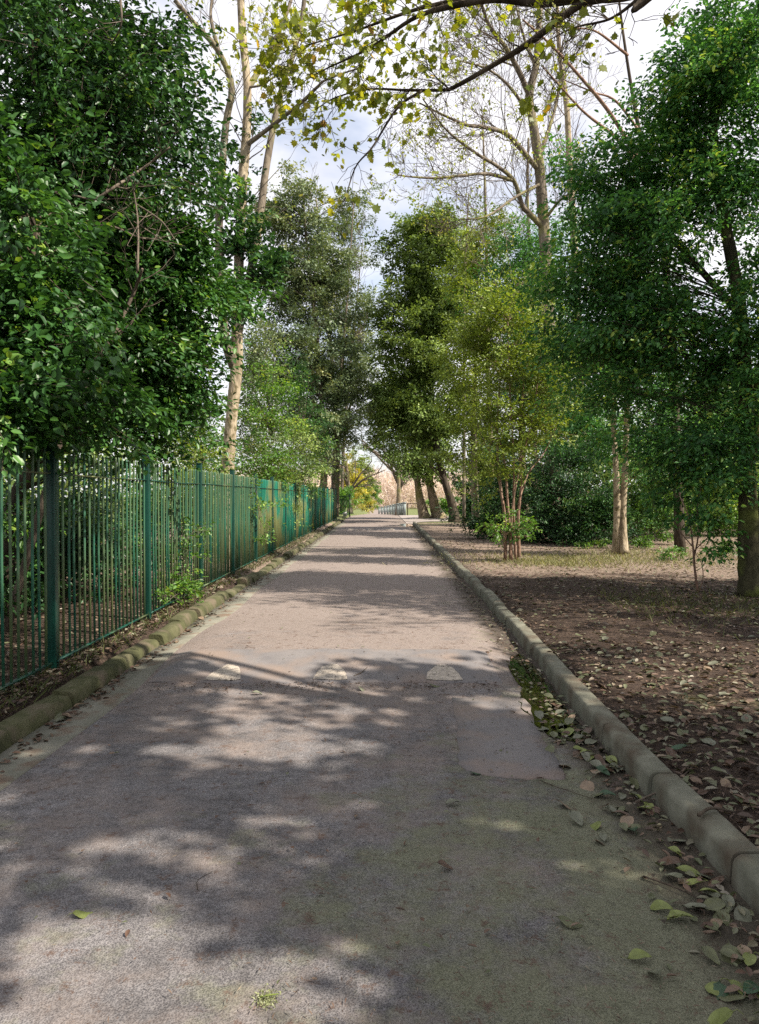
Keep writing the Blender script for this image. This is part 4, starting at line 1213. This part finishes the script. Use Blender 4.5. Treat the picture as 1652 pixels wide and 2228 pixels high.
tp = np.array([p for p, d in tips])
tp = tp[rng.random(len(tp)) < 0.25]
i = np.repeat(np.arange(len(tp)), 3)
pos = tp[i] + rng.normal(size=(len(i), 3)) * 0.07
leaves_obj('young_leaves', pos, rng.normal(size=pos.shape), rng.normal(size=pos.shape) + (0, 0, 0.6), rng.uniform(0.07, 0.14, len(i)), 0.7, 'quad', rng.random(len(i)), L_FRESH, T)

for (pts, r, lab, lv, kids) in (
        ([(1275, 1120), (1262, 800), (1248, 500), (1240, 363), (1233, 230), (1218, 121), (1212, 0), (1212, -80)], 0.2, 'pale straight tree partly hidden behind the glossy evergreen', 2, (3, 4)),
        ([(1075, 1120), (1062, 800), (1060, 620), (1056, 430), (1050, 250)], 0.13, 'slim upright bare tree rising behind the yellow green shrub', 2, (3, 4)),
        ([(1165, 1120), (1160, 800), (1155, 600), (1148, 430), (1150, 300)], 0.14, 'thin bare trunk just beside the tall arching tree', 2, (2, 3)),
        ([(1010, 1100), (1010, 700), (1015, 520), (1020, 420)], 0.1, 'faint bare sapling above the conical evergreen', 2, (2, 3))):
    Y = {0.2: 34, 0.13: 38, 0.14: 33, 0.1: 44}[r]
    base = P(*pts[0], Y)
    base[2] = 0.05
    T = empty('bare_tree', base, lab, 'tree', 'bare trees')
    path = stem('trunk', [base] + [P(x, y, Y) for x, y in pts[1:]], r, r * 0.3, B_PALE if r == 0.2 else B_GREY, T, 10, 40, 0.03)
    mb, tips = MB(), []
    sprout(mb, path, r * 0.4, r * 0.15, 30 if r == 0.2 else 18, 2.8, lv, tips, 0.4, up=0.2, kids=kids, mind=0.006, spread=0.6)
    mb.obj('branches', B_TWIG, T)

for (px, ells, Y, mt, n, lf, lab) in (
        (1140, [(1130, 560, 85, 60), (1190, 640, 80, 90), (1100, 650, 70, 80), (1150, 780, 90, 110), (1190, 500, 60, 60), (1220, 800, 80, 120)], 31, L_TEAL, 1250, 0.12, 'ivy thick bushy tree below the arching bare limbs'),
        (1035, [(1040, 620, 75, 110), (1000, 780, 70, 110), (1060, 860, 80, 100), (1020, 960, 60, 80), (1075, 500, 60, 80)], 36, L_YG, 1000, 0.13, 'olive yellow leafy tree between the conical evergreen and reddish stems')):
    base = P(px, 1120, Y)
    base[2] = 0.05
    T = empty('leafy_tree', base, lab, 'tree')
    path = stem('trunk', [base, P(px - 4, 900, Y), P(px + 4, 700, Y), P(px, 540, Y)], 0.16, 0.05, B_GREY, T, 8, 24, 0.04, 0.3)
    o, cl = crown('crown', mt, T, [ell(a, b_, Y, c_, d_, 1.8) for a, b_, c_, d_ in ells], n, 30, skel=path, leaf=lf, clump=0.42, shape='quad', inner=0.4)
    mb = MB()
    twigs(mb, path, cl, 0.15, 0.014, 0.005)
    mb.obj('branches', B_TWIG, T)

# tree behind the evergreen whose brownish limbs cross the sky
Y0 = 21.0
base = P(1480, 1180, Y0)
base[2] = 0.05
T = empty('brown_limbed_tree', base, 'hidden tree sending long brown limbs out of the glossy evergreen', 'tree')
main = stem('trunk', [base, P(1470, 900, Y0), P(1450, 600, Y0), P(1420, 400, Y0), P(1390, 280, Y0), P(1360, 100, Y0), P(1340, -60, Y0)], 0.13, 0.02, B_DARK, T, 10, 40, 0.04, 0.3)
mb, tips = MB(), []
for pts, r0, r1 in (([(1415, 390, 21), (1330, 250, 20.5), (1258, 162, 20), (1198, 97, 19.6), (1137, 42, 19)], 0.06, 0.02), ([(1410, 380, 21), (1340, 300, 20.5), (1269, 242, 20), (1209, 176, 19.6), (1180, 145, 19.4)], 0.05, 0.015), ([(1395, 290, 21), (1340, 220, 20.6), (1290, 200, 20.3), (1230, 175, 20)], 0.04, 0.012), ([(1366, 120, 21), (1300, 70, 20), (1250, 60, 19.5)], 0.04, 0.012)):
    path = stem('limb', [P(*q) for q in pts], r0, r1, B_RED, T, 8, 30, 0.03)
    sprout(mb, path, r0 * 0.4, r1 * 0.7, 8, 1.2, 1, tips, 0.3, up=0.05, kids=(2, 4))
mb.obj('twigs', B_TWIG, T)

def sun_gap(c):
    """cut gaps into the unseen canopy, placed so sun patches fall on tarmac and verge"""
    ok = np.ones(len(c), bool)
    for gx, gy, gr in ((-1.15, 2.95, 0.42), (-0.55, 2.55, 0.40), (-1.3, 2.45, 0.35), (-0.1, 2.35, 0.25), (0.1, 4.6, 0.16), (-0.4, 4.2, 0.12), (0.6, 5.3, 0.12), (-1.5, 4.5, 0.12), (0.3, 5.9, 0.14), (-1.0, 6.0, 0.16), (-0.6, 3.6, 0.1), (0.4, 3.5, 0.12), (-1.3, 5.2, 0.2), (-0.9, 4.6, 0.12), (-0.3, 5.4, 0.12), (0.0, 8.2, 0.5), (-1.2, 8.0, 0.4), (0.9, 8.5, 0.35), (2.6, 6.3, 0.3), (3.2, 9.5, 0.3), (4.4, 7.4, 0.3), (2.3, 4.6, 0.16), (3.1, 5.2, 0.2), (3.6, 8.2, 0.25), (2.3, 8.8, 0.2), (5.2, 9.6, 0.3), (2.4, 11.0, 0.3), (4.4, 11.4, 0.3), (2.0, 7.3, 0.15)):
        g = np.array((gx, gy, 0.0))
        d = np.array(sd)
        v = c - g
        dist = np.linalg.norm(v - (v @ d)[:, None] * d, axis=1)
        ok &= dist > gr + 0.16
    return ok


# ------------------------------------------------------------------ maple reaching over the path
base = np.array((5.2, 3.6, 0.08))
T = empty('maple_tree', base, 'maple beside the path with long dark boughs and lobed yellow green leaves against the sky', 'tree')
main = stem('trunk', [base, (5.1, 3.7, 2.0), (4.9, 3.9, 4.0), (4.9, 4.0, 6.5), (5.0, 4.0, 9.0)], 0.2, 0.1, B_DARK, T, 12, 30, 0.05, 0.4)
mb, tips = MB(), []
limb_spec = (
    ([(0, 0, 0), (1480, -40, 6.0), (1294, -2, 6.5), (1233, 30, 6.6), (1155, 91, 6.7), (1088, 133, 6.8), (992, 188, 6.9), (961, 196, 6.9), (880, 196, 7.0), (804, 194, 7.0), (731, 212, 7.1), (690, 236, 7.2)], 0.052, 0.005, 20),
    ([(0, 0, 0), (1500, -120, 5.6), (1290, -22, 5.9), (1180, 4, 6.0), (1080, -4, 6.1), (980, 14, 6.3), (900, 40, 6.5), (804, 105, 6.8), (707, 151, 7.0), (640, 190, 7.1)], 0.075, 0.004, 34),
    ([(0, 0, 0), (1500, -260, 6.2), (1250, -150, 6.5), (1076, -30, 6.6), (895, 24, 6.8), (774, 67, 6.9), (680, 95, 7.0), (600, 120, 7.1)], 0.045, 0.004, 36),
    ([(0, 0, 0), (1480, -60, 5.4), (1400, -10, 5.6), (1330, 40, 5.7), (1250, 60, 5.8), (1190, 90, 5.9)], 0.03, 0.004, 24))
paths = []
for pts, r0, r1, ns in limb_spec:
    pp = [main[18 + len(paths) * 2]] + [P(*q) for q in pts[1:]]
    n = 50
    path = catmull(pp, n)
    m2 = MB()
    m2.tube(path, r1 + (r0 - r1) * (1 - np.linspace(0, 1, n)) ** 1.5, 8, 0.03)
    m2.obj('limb', B_DARK, T, smooth=True)
    paths.append(path)
    sprout(mb, path, 0.012, 0.006, ns, 0.55, 2, tips, 0.4, up=0.0, kids=(2, 3), mind=0.0025)
dr = catmull([P(920, 197, 6.95), P(875, 225, 6.9), P(846, 262, 6.85), P(810, 321, 6.8), P(774, 363, 6.8), P(752, 430, 6.8), P(745, 440, 6.8)], 26)
mb.tube(dr, np.linspace(0.014, 0.003, 26), 5)
sprout(mb, dr, 0.008, 0.004, 13, 0.35, 1, tips, 0.3, up=-0.06, kids=(1, 2))
mb.obj('twigs', B_DARK, T)
tp = np.array([p for p, d in tips])
ppx = CX + F * tp[:, 0] / tp[:, 1]
wgt = np.interp(ppx, [560, 640, 900, 1000, 1150, 1300, 1450], [0.75, 0.85, 0.85, 0.36, 0.22, 0.6, 0.6])
tp = tp[rng.random(len(tp)) < wgt]
i = np.repeat(np.arange(len(tp)), rng.integers(1, 4, len(tp)))
pos = tp[i] + rng.normal(size=(len(i), 3)) * 0.07
axis = rng.normal(size=pos.shape) * 0.7 + (0, 0, -0.7)
normal = rng.normal(size=pos.shape) * 0.8 + (0, -0.5, 0.5)
leaves_obj('leaves', pos, axis, normal, rng.uniform(0.035, 0.095, len(i)), 0.95, 'maple', np.clip(rng.beta(2, 2.2, len(i)), 0, 1), L_MAPLE, T)
crown('crown', L_MAPLE, T, [(5.2, 1.5, 7.0, 3.2, 3.2, 2.3), (4.0, -1.5, 6.6, 2.8, 2.6, 2.0), (7.0, 3.2, 7.0, 2.4, 2.2, 2.0), (2.9, 0.6, 7.2, 2.0, 2.4, 1.5), (6.5, -2.5, 6.0, 2.4, 2.4, 2.0), (4.6, 3.4, 8.0, 1.8, 1.6, 1.6)], 760, 60, leaf=0.15, ratio=0.95, clump=0.40, shape='quad', flat=0.6, per=6, inner=0.55,
      keep=lambda c: (c[:, 2] > 2.6 + 0.70 * np.maximum(c[:, 1], 0)) & sun_gap(c))  # out-of-view canopy, added and shaped to shade the near tarmac

# ------------------------------------------------------------------ unseen trees added outside the frame to shade the path and verge
for (x, y, h, rr, n, lab) in ((6.4, -3.2, 9.0, 2.2, 800, 'added shade evergreen beside the viewer'), (9.4, 1.6, 9.5, 2.3, 560, 'added shade evergreen beyond the maple'), (10.8, 6.6, 10.6, 2.5, 520, 'added shade evergreen beyond the second mossy trunk'), (11.8, 10.2, 8.6, 2.3, 700, 'added shade evergreen deep in the verge'), (8.4, 8.9, 13.0, 2.0, 420, 'added loose tall shade evergreen next to the mossy trunks')):
    base = np.array((x, y, 0.06))
    evergreen('holly_tree', base, lab, 'tree', L_DARK, [(x, y, h * 0.62, rr, rr, h * 0.34), (x - 0.8, y + 0.6, h * 0.5, rr * 0.8, rr * 0.8, h * 0.2)], n, 26, [base, base + (0.1, 0, h * 0.4), base + (0, 0.1, h * 0.9)], 0.16, 0.05, B_DARK, group='unseen evergreens added for shade', tw=0.1, keep=sun_gap, leaf=0.13, clump=0.42, shape='quad')

# far woods closing the view
for (nm, box, n, lf, mt) in (('distant_woods', ((-40, 40, -9, 11.0), (-30, 85, -9, 9.0)), 0, 0, None),):
    pass
c, d = [], []


def woods(name, zones, mt, leaf, nl, clump, ratio=0.6, rise=0.0):
    pts = []
    for (x0, x1, y0, y1, z0, z1, n) in zones:
        p = np.column_stack((rng.uniform(x0, x1, n), rng.uniform(y0, y1, n), rng.uniform(0, 1, n)))
        top = z1 * (0.72 + 0.2 * np.sin(p[:, 0] * 0.7 + p[:, 1] * 0.31) + 0.12 * np.sin(p[:, 1] * 0.9 + 1.2))
        p[:, 2] = z0 + (top - z0) * p[:, 2]
        pts.append(p)
    c = np.vstack(pts)
    i = np.repeat(np.arange(len(c)), rng.poisson(nl, len(c)))
    pos = c[i] + rng.normal(size=(len(i), 3)) * clump * np.array((1, 1, 0.7))
    cv = rng.normal(0.45, 0.2, len(c))
    o = leaves_obj(name, pos, rng.normal(size=pos.shape) + (0, 0, rise), rng.normal(size=pos.shape) + (0, -0.3, 0.6), leaf * rng.uniform(0.6, 1.3, len(i)), ratio, 'quad', cv[i] + rng.normal(0, 0.12, len(i)), mt)
    return tag(o, kind='stuff')


tag(woods('woodland_foliage', [(-30, -8, 14, 34, 0.2, 9, 900), (-34, -7.5, 34, 60, 0.2, 9, 520), (-34, -6, 60, 90, 0, 9, 330), (9.5, 30, 29, 44, 0.2, 8.5, 1300), (9, 34, 44, 70, 0, 9, 700), (-22, -8.5, 1, 14, 0.2, 7, 520)], L_OAK, 0.24, 26, 0.6),
    'mixed green woodland closing off both sides of the park', 'woodland')
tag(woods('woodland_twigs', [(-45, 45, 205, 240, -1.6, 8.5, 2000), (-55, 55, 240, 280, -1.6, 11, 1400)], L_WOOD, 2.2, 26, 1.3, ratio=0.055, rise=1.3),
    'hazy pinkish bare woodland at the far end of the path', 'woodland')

# ------------------------------------------------------------------ litter, grass and fallen leaves
def litter(name, n, fx, fy, size, lift, mask=None, tilt=0.35, ratio=0.5, vr=None):
    x, y = fx(n), fy(n)
    if mask is not None:
        k = mask(x, y)
        x, y = x[k], y[k]
    on_road = (x > XL + 0.02) & (x < np.array([xr(min(v, 46)) for v in y]) - 0.02)
    z = np.array([(road_z(a, b) + 0.007) if r else gz(a, b) for a, b, r in zip(x, y, on_road)]) + lift + rng.uniform(0, 0.012, len(x))
    pos = np.column_stack((x, y, z))
    a = rng.uniform(0, 6.283, len(x))
    axis = np.column_stack((np.cos(a), np.sin(a), rng.normal(0, 0.16, len(x))))
    normal = np.column_stack((rng.normal(0, tilt, len(x)), rng.normal(0, tilt, len(x)), np.ones(len(x))))
    var = rng.random(len(x)) if vr is None else vr(len(x), x, y)
    return pos, axis, normal, size * rng.uniform(0.55, 1.25, len(x)), var


def verge_y(n):
    u = rng.random(n)
    return 2.0 + 26 * u ** 1.7


A = litter('l', 14500, lambda n: rng.uniform(0.12, 9.0, n), verge_y, 0.072, 0.006, tilt=0.32,
           vr=lambda n, x, y: np.where(rng.random(n) < np.interp(y, [4, 8, 20], [0.5, 0.25, 0.1]), rng.uniform(0.7, 0.97, n), np.where(rng.random(n) < 0.18, rng.uniform(0.9, 1.0, n), rng.uniform(0.05, 0.66, n))))
A[0][:, 0] += np.array([xr(v) for v in A[0][:, 1]])
A[0][:, 2] = np.array([gz(a, b) for a, b in A[0][:, :2]]) + rng.uniform(0.004, 0.02, len(A[0]))
A2 = litter('l', 2600, lambda n: rng.uniform(0.12, 3.4, n) ** 1.0, lambda n: 2.4 + 5.5 * rng.random(n) ** 1.4, 0.066, 0.006, tilt=0.55,
            vr=lambda n, x, y: np.where(rng.random(n) < 0.5, rng.uniform(0.68, 1.0, n), rng.uniform(0.0, 0.6, n)))
A2[0][:, 0] += np.array([xr(v) for v in A2[0][:, 1]])
A2[0][:, 2] = np.array([gz(a, b) for a, b in A2[0][:, :2]]) + rng.uniform(0.004, 0.03, len(A2[0]))
Bq = litter('l', 8500, lambda n: -2.60 - np.abs(rng.normal(0, 2.0, n)) * (rng.random(n) < 0.75) - 0.3 * rng.random(n), lambda n: 3.5 + 26 * rng.random(n) ** 1.4, 0.065, 0.006, tilt=0.5)
# gutters
C1 = litter('l', 1500, lambda n: -np.abs(rng.normal(0, 0.16, n)), lambda n: 1.9 + 40 * rng.random(n) ** 1.6, 0.05, 0.002, tilt=0.4, vr=lambda n, x, y: rng.choice([0.1, 0.25, 0.4, 0.75, 0.88, 0.97], n) + rng.normal(0, 0.04, n))
C1[0][:, 0] += np.array([xr(v) for v in C1[0][:, 1]]) - 0.02
C1[0][:, 2] = np.array([road_z(a, b) for a, b in C1[0][:, :2]]) + rng.uniform(0.006, 0.03, len(C1[0]))
C2 = litter('l', 900, lambda n: XL + 0.03 + np.abs(rng.normal(0, 0.07, n)), lambda n: 3.5 + 36 * rng.random(n) ** 1.3, 0.055, 0.004, tilt=0.45, vr=lambda n, x, y: rng.uniform(0.05, 0.6, n))
# scattered on the tarmac
C3 = litter('l', 420, lambda n: rng.uniform(-2.0, 1.3, n), lambda n: 2.0 + 30 * rng.random(n) ** 1.5, 0.034, 0.003, vr=lambda n, x, y: rng.choice([0.1, 0.25, 0.3, 0.45, 0.8, 0.9], n))
# needles and crumbs
C4 = litter('l', 5200, lambda n: rng.normal(0.5, 0.75, n).clip(-2.2, 1.35), lambda n: 1.9 + 12 * rng.random(n) ** 1.7, 0.026, 0.002, tilt=0.3, ratio=0.2, vr=lambda n, x, y: rng.choice([0.08, 0.2, 0.27, 0.3, 0.4, 0.6], n))
# drift at the foot of the hump
C5 = litter('l', 420, lambda n: rng.uniform(-1.9, 1.0, n), lambda n: 6.42 + rng.normal(0, 0.09, n), 0.026, 0.002, tilt=0.4, vr=lambda n, x, y: rng.choice([0.03, 0.1, 0.2, 0.3], n))
C6 = litter('l', 12000, lambda n: rng.uniform(0.12, 7.0, n), lambda n: 2.2 + 14 * rng.random(n) ** 1.7, 0.06, 0.002, tilt=0.5, vr=lambda n, x, y: rng.choice([0.03, 0.1, 0.18, 0.27, 0.4, 0.6], n))
C6[0][:, 0] += np.array([xr(v) for v in C6[0][:, 1]])
C6[0][:, 2] = np.array([gz(a, b) for a, b in C6[0][:, :2]]) + rng.uniform(0.003, 0.02, len(C6[0]))
C4 = [np.concatenate((p_, q_)) for p_, q_ in zip(C4, C6)]
cat = [np.concatenate([s[q] for s in (A, A2, Bq, C1, C2, C3, C5)]) for q in range(5)]
o = leaves_obj('leaf_litter', cat[0], cat[1], cat[2], cat[3], 0.52, 'fold', cat[4], L_LITTER)
tag(o, 'brown and olive leaf litter strewn over the verge soil and gutters', 'leaf litter', kind='stuff')
o = leaves_obj('needle_litter', C4[0], C4[1], C4[2], C4[3], 0.16, 'quad', C4[4], L_LITTER)
tag(o, 'reddish needles and broken crumbs scattered over tarmac and verge', 'needle litter', kind='stuff')

# short dry grass round the slim trunks, and tufts
n = 9000
gx = np.concatenate((rng.normal(5.6, 1.6, n // 2), rng.normal(4.0, 0.9, n // 4), rng.uniform(6, 14, n // 4)))
gy = np.concatenate((rng.normal(19.0, 1.3, n // 2), rng.normal(17.8, 0.8, n // 4), rng.uniform(16, 30, n // 4)))
gx2, gy2 = rng.uniform(3.2, 9, 2500), rng.normal(10.5, 0.9, 2500)
gx3, gy3 = rng.uniform(-2.95, -2.56, 1800), 4 + 30 * rng.random(1800) ** 1.3
gx, gy = np.concatenate((gx, gx2, gx3)), np.concatenate((gy, gy2, gy3))
pos = np.column_stack((gx, gy, [gz(a, b) - 0.01 for a, b in zip(gx, gy)]))
axis = rng.normal(size=pos.shape) * (0.6, 0.6, 0.1) + (0, 0, 0.7)
var = np.concatenate((rng.normal(0.6, 0.25, n), rng.normal(0.12, 0.12, 2500), rng.normal(0.1, 0.15, 1800)))
o = leaves_obj('grass', pos, axis, rng.normal(size=pos.shape), rng.uniform(0.05, 0.15, len(pos)), 0.09, 'blade', var, L_GRASS)
tag(o, 'thin dry grass round the slim trunks and along the foot of the railings', 'grass', kind='stuff')
# low green plants
for (px, py, w, lab) in ((1400, 1195, 26, 'low yellow green seedling right of the slim trunks'), (1452, 1218, 30, 'low bright green plant behind the small sapling'), (1290, 1195, 40, 'ground hugging green weeds left of the slim trunks'), (1590, 1215, 22, 'small weed beside the mossy trunk')):
    b0 = ground_at(px, py)
    T = empty('low_plant', b0, lab, 'plant', 'low plants on the verge')
    o, cl = crown('foliage', L_BRIGHT, T, [(b0[0], b0[1], b0[2] + 0.22, w * b0[1] / F, 0.3, 0.2)], 26, 12, leaf=0.07, ratio=0.5, clump=0.09, zmin=0.05)
    mb = MB()
    twigs(mb, np.array([b0 + (rng.normal(0, .05), 0, v) for v in (0, 0.05, 0.1)]), cl, 0.7, 0.004)
    mb.obj('stems', B_TWIG, T)

# individual fallen leaves, the ones that show largest
COLS = {
    'yellow green': (0.17, 0.20, 0.055), 'olive': (0.115, 0.122, 0.062), 'grey green': (0.145, 0.15, 0.105), 'dark green': (0.03, 0.07, 0.032), 'tan': (0.23, 0.165, 0.11), 'brown': (0.10, 0.06, 0.04)}
LM = {}
for cn_, c in COLS.items():
    LM[cn_] = solid_mat(cn_.replace(' ', '_') + '_fallen_leaf', [(0.3, tuple(v * 0.62 for v in c)), (0.6, c), (0.8, tuple(min(1, v * 1.35) for v in c))], 30, rough=0.5, bump=0.4, bump_scale=80, spec=0.4, dist=0.003)


def fallen_mesh(kind, k):
    """an oval leaf with midrib, curl and a stalk"""
    L, w = 0.082, 0.021 * (1.0 + 0.25 * k)
    n = 9
    u = np.linspace(0, 1, n)
    prof_ = np.sin(np.pi * u ** 0.85) ** 0.75 * w
    curl = (0.006 + 0.004 * k) * np.sin(u * np.pi + k) + 0.006 * (u - 0.5) ** 2 * (4 if k % 2 else -2) + 0.004
    V, q = [], []
    for a in range(n):
        for s in (-1, -0.5, 0, 0.5, 1):
            V.append((u[a] * L - L / 2, s * prof_[a] + 0.004 * math.sin(u[a] * 3 + k), curl[a] + 0.007 * s * s * (1 if k != 2 else -0.7) * prof_[a] / w + 0.002 * math.sin(9 * u[a] + 5 * s)))
    for a in range(n - 1):
        for b in range(4):
            q.append((a * 5 + b, a * 5 + b + 1, (a + 1) * 5 + b + 1, (a + 1) * 5 + b))
    mb = MB()
    mb.add(np.array(V), [np.array(q)])
    mb.tube([(-L / 2 + 0.002, 0.004 * math.sin(k), curl[0]), (-L / 2 - 0.012, 0.003, curl[0] + 0.002), (-L / 2 - 0.022, 0.008, 0.004)], [0.0012, 0.001, 0.0008], 4)
    o = mb.obj('fallen_leaf', LM[kind], smooth=True)
    return o


first = {}


def put_leaf(kind, x, y, label, group, rz=None, sc=1.0):
    k = random.randint(0, 2)
    key = (kind, k)
    if key not in first:
        o = first[key] = fallen_mesh(kind, k)
    else:
        o = first[key].copy()
        COL.objects.link(o)
    r = xr(min(y, 46))
    z = road_z(x, y) + 0.008 if XL < x < r else (gz(x, y) + 0.012 if (x > r + 0.14 or x < XL - 0.17) else 0.125)
    o.location = (x, y, z + random.uniform(0, 0.006))
    o.rotation_euler = (rng.normal(0, 0.16), rng.normal(0, 0.16), random.uniform(0, 6.28) if rz is None else rz)
    o.scale = (sc, sc, sc)
    return tag(o, label, 'leaf', group)


def road_pt(px, py):
    d = P(px, py, 1.0) - CAM
    q = CAM + d * (CAM[2] / -d[2])
    return q[0], q[1]


# the ones that stand out on their own
for px, py, kd, lab, rz, sc in ((1392, 2087, 'yellow green', 'clean yellow green oval leaf lying alone on the bare tarmac', -0.15, 1.0), (180, 1990, 'yellow green', 'bright leaf near the sunny patches by the bottom corner', 0.6, 0.9),
                                (1620, 2150, 'yellow green', 'large long bright leaf at the bottom of the gutter', -0.45, 1.2), (1240, 2008, 'olive', 'dull olive leaf lying flat on the greenish tarmac', -0.2, 1.1),
                                (968, 1893, 'brown', 'single dark curled leaf in the middle of the tarmac', 0.1, 0.9), (986, 1752, 'grey green', 'pale green leaf below the corner of the smooth patch', 0.2, 1.0),
                                (945, 1493, 'olive', 'leaf resting at the foot of the third triangle', 0.2, 1.1), (790, 1502, 'grey green', 'greyish leaf on dark crumbs before the hump', 0.0, 1.1), (560, 1512, 'grey green', 'pale leaf before the first triangle', 0.2, 1.1),
                                (1035, 1683, 'dark green', 'dark leaf right under the smooth patch', 0.2, 0.8)):
    x, y = road_pt(px, py)
    put_leaf(kd, x, y, lab, None, rz, sc)
kinds = ['yellow green', 'olive', 'grey green', 'dark green', 'tan', 'brown']
for zone, n, wts in (('gutter', 145, (0.2, 0.28, 0.24, 0.06, 0.14, 0.08)), ('verge', 112, (0.04, 0.30, 0.30, 0.03, 0.2, 0.13)), ('kerb foot', 30, (0, 0.1, 0.2, 0, 0.3, 0.4))):
    for _ in range(n):
        kd = rng.choice(kinds, p=np.array(wts) / sum(wts))
        if zone == 'gutter':
            y = 1.95 + 4.2 * random.random() ** 1.1
            x = xr(y) - 0.03 - abs(rng.normal(0, 0.17))
            lab = f'{kd} leaf among many in the gutter below the concrete kerb'
        elif zone == 'verge':
            y = 3.0 + 5.5 * random.random()
            x = xr(y) + 0.2 + (0.44 * y - 1.0) * random.random()
            lab = f'{kd} leaf lying on the dark soil behind the concrete kerb'
        else:
            y = 4.6 + 6 * random.random()
            x = XL + 0.03 + abs(rng.normal(0, 0.05))
            lab = f'{kd} leaf caught at the foot of the mossy kerb'
        put_leaf(kd, x, y, lab, f'fallen leaves, {kd}, {zone}', None, random.uniform(0.8, 1.35))

# twigs
for (a, bq, r, lab) in (((1520, 1836), (1600, 1822), 0.009, 'thick dark stick lying across the top of the concrete kerb'), ((1180, 1700), (1300, 1740), 0.003, 'thin curved twig in the gutter among olive leaves'), ((770, 1478), (800, 1463), 0.005, 'short bent twig on the speed hump'),
                        ((1380, 1745), (1520, 1700), 0.006, 'pale broken stick on the soil near the kerb joint'), ((1290, 1690), (1320, 1640), 0.003, 'dark wiry twig beside the puddle end'), ((1400, 1905), (1530, 1960), 0.004, 'long dark twig under the gutter leaves'), ((430, 1940), (462, 1900), 0.002, 'fine pine needle sprig on the open tarmac')):
    p0, p1 = np.array([*road_pt(*a), 0]), np.array([*road_pt(*bq), 0])
    for p in (p0, p1):
        r_ = xr(p[1])
        p[2] = (road_z(p[0], p[1]) if p[0] < r_ else 0.118 if p[0] < r_ + 0.15 else gz(p[0], p[1]) + 0.02) + r + 0.006
    mid = (p0 + p1) / 2 + np.array((rng.normal(0, 0.03), rng.normal(0, 0.03), 0.004 + r))
    if abs(p0[0] - xr(p0[1])) < 0.3 and r > 0.008:
        mid[2] = max(mid[2], 0.13)
    mb = MB()
    path = catmull([p0, mid, p1], 12)
    mb.tube(path, np.linspace(r, r * 0.5, 12), 7, 0.06)
    e = path[7] + np.array((rng.normal(0, 0.04), rng.normal(0, 0.05), 0.005))
    mb.tube([path[6], (path[6] + e) / 2 + (0, 0, .004), e], [r * 0.5, r * 0.4, r * 0.2], 5)
    tag(mb.obj('fallen_twig', B_DTWIG if 'pale' not in lab else B_TWIG, smooth=True), lab, 'twig')

# clump of pale seed tassel on the tarmac
x, y = road_pt(580, 2178)
T = empty('catkin_clump', (x, y, road_z(x, y)), 'pale green clump of fallen catkins in the sunny patch', 'catkins')
V = []
c = np.array((x, y, road_z(x, y) + 0.018))
pos = c + rng.normal(size=(260, 3)) * (0.020, 0.024, 0.004) - (0, 0, 0.008)
tag(leaves_obj('florets', pos, rng.normal(size=pos.shape), rng.normal(size=pos.shape), rng.uniform(0.005, 0.011, 260), 0.6, 'fold', rng.uniform(0.4, 1, 260), leaf_mat('catkin', [(0, (0.16, 0.19, 0.08)), (1, (0.30, 0.32, 0.17))]), T), kind='stuff')
mb = MB()
mb.tube([c + (-0.03, 0, -.008), c, c + (0.035, 0.02, -.008)], 0.0025, 5)
mb.obj('stalk', L_FRESH, T)
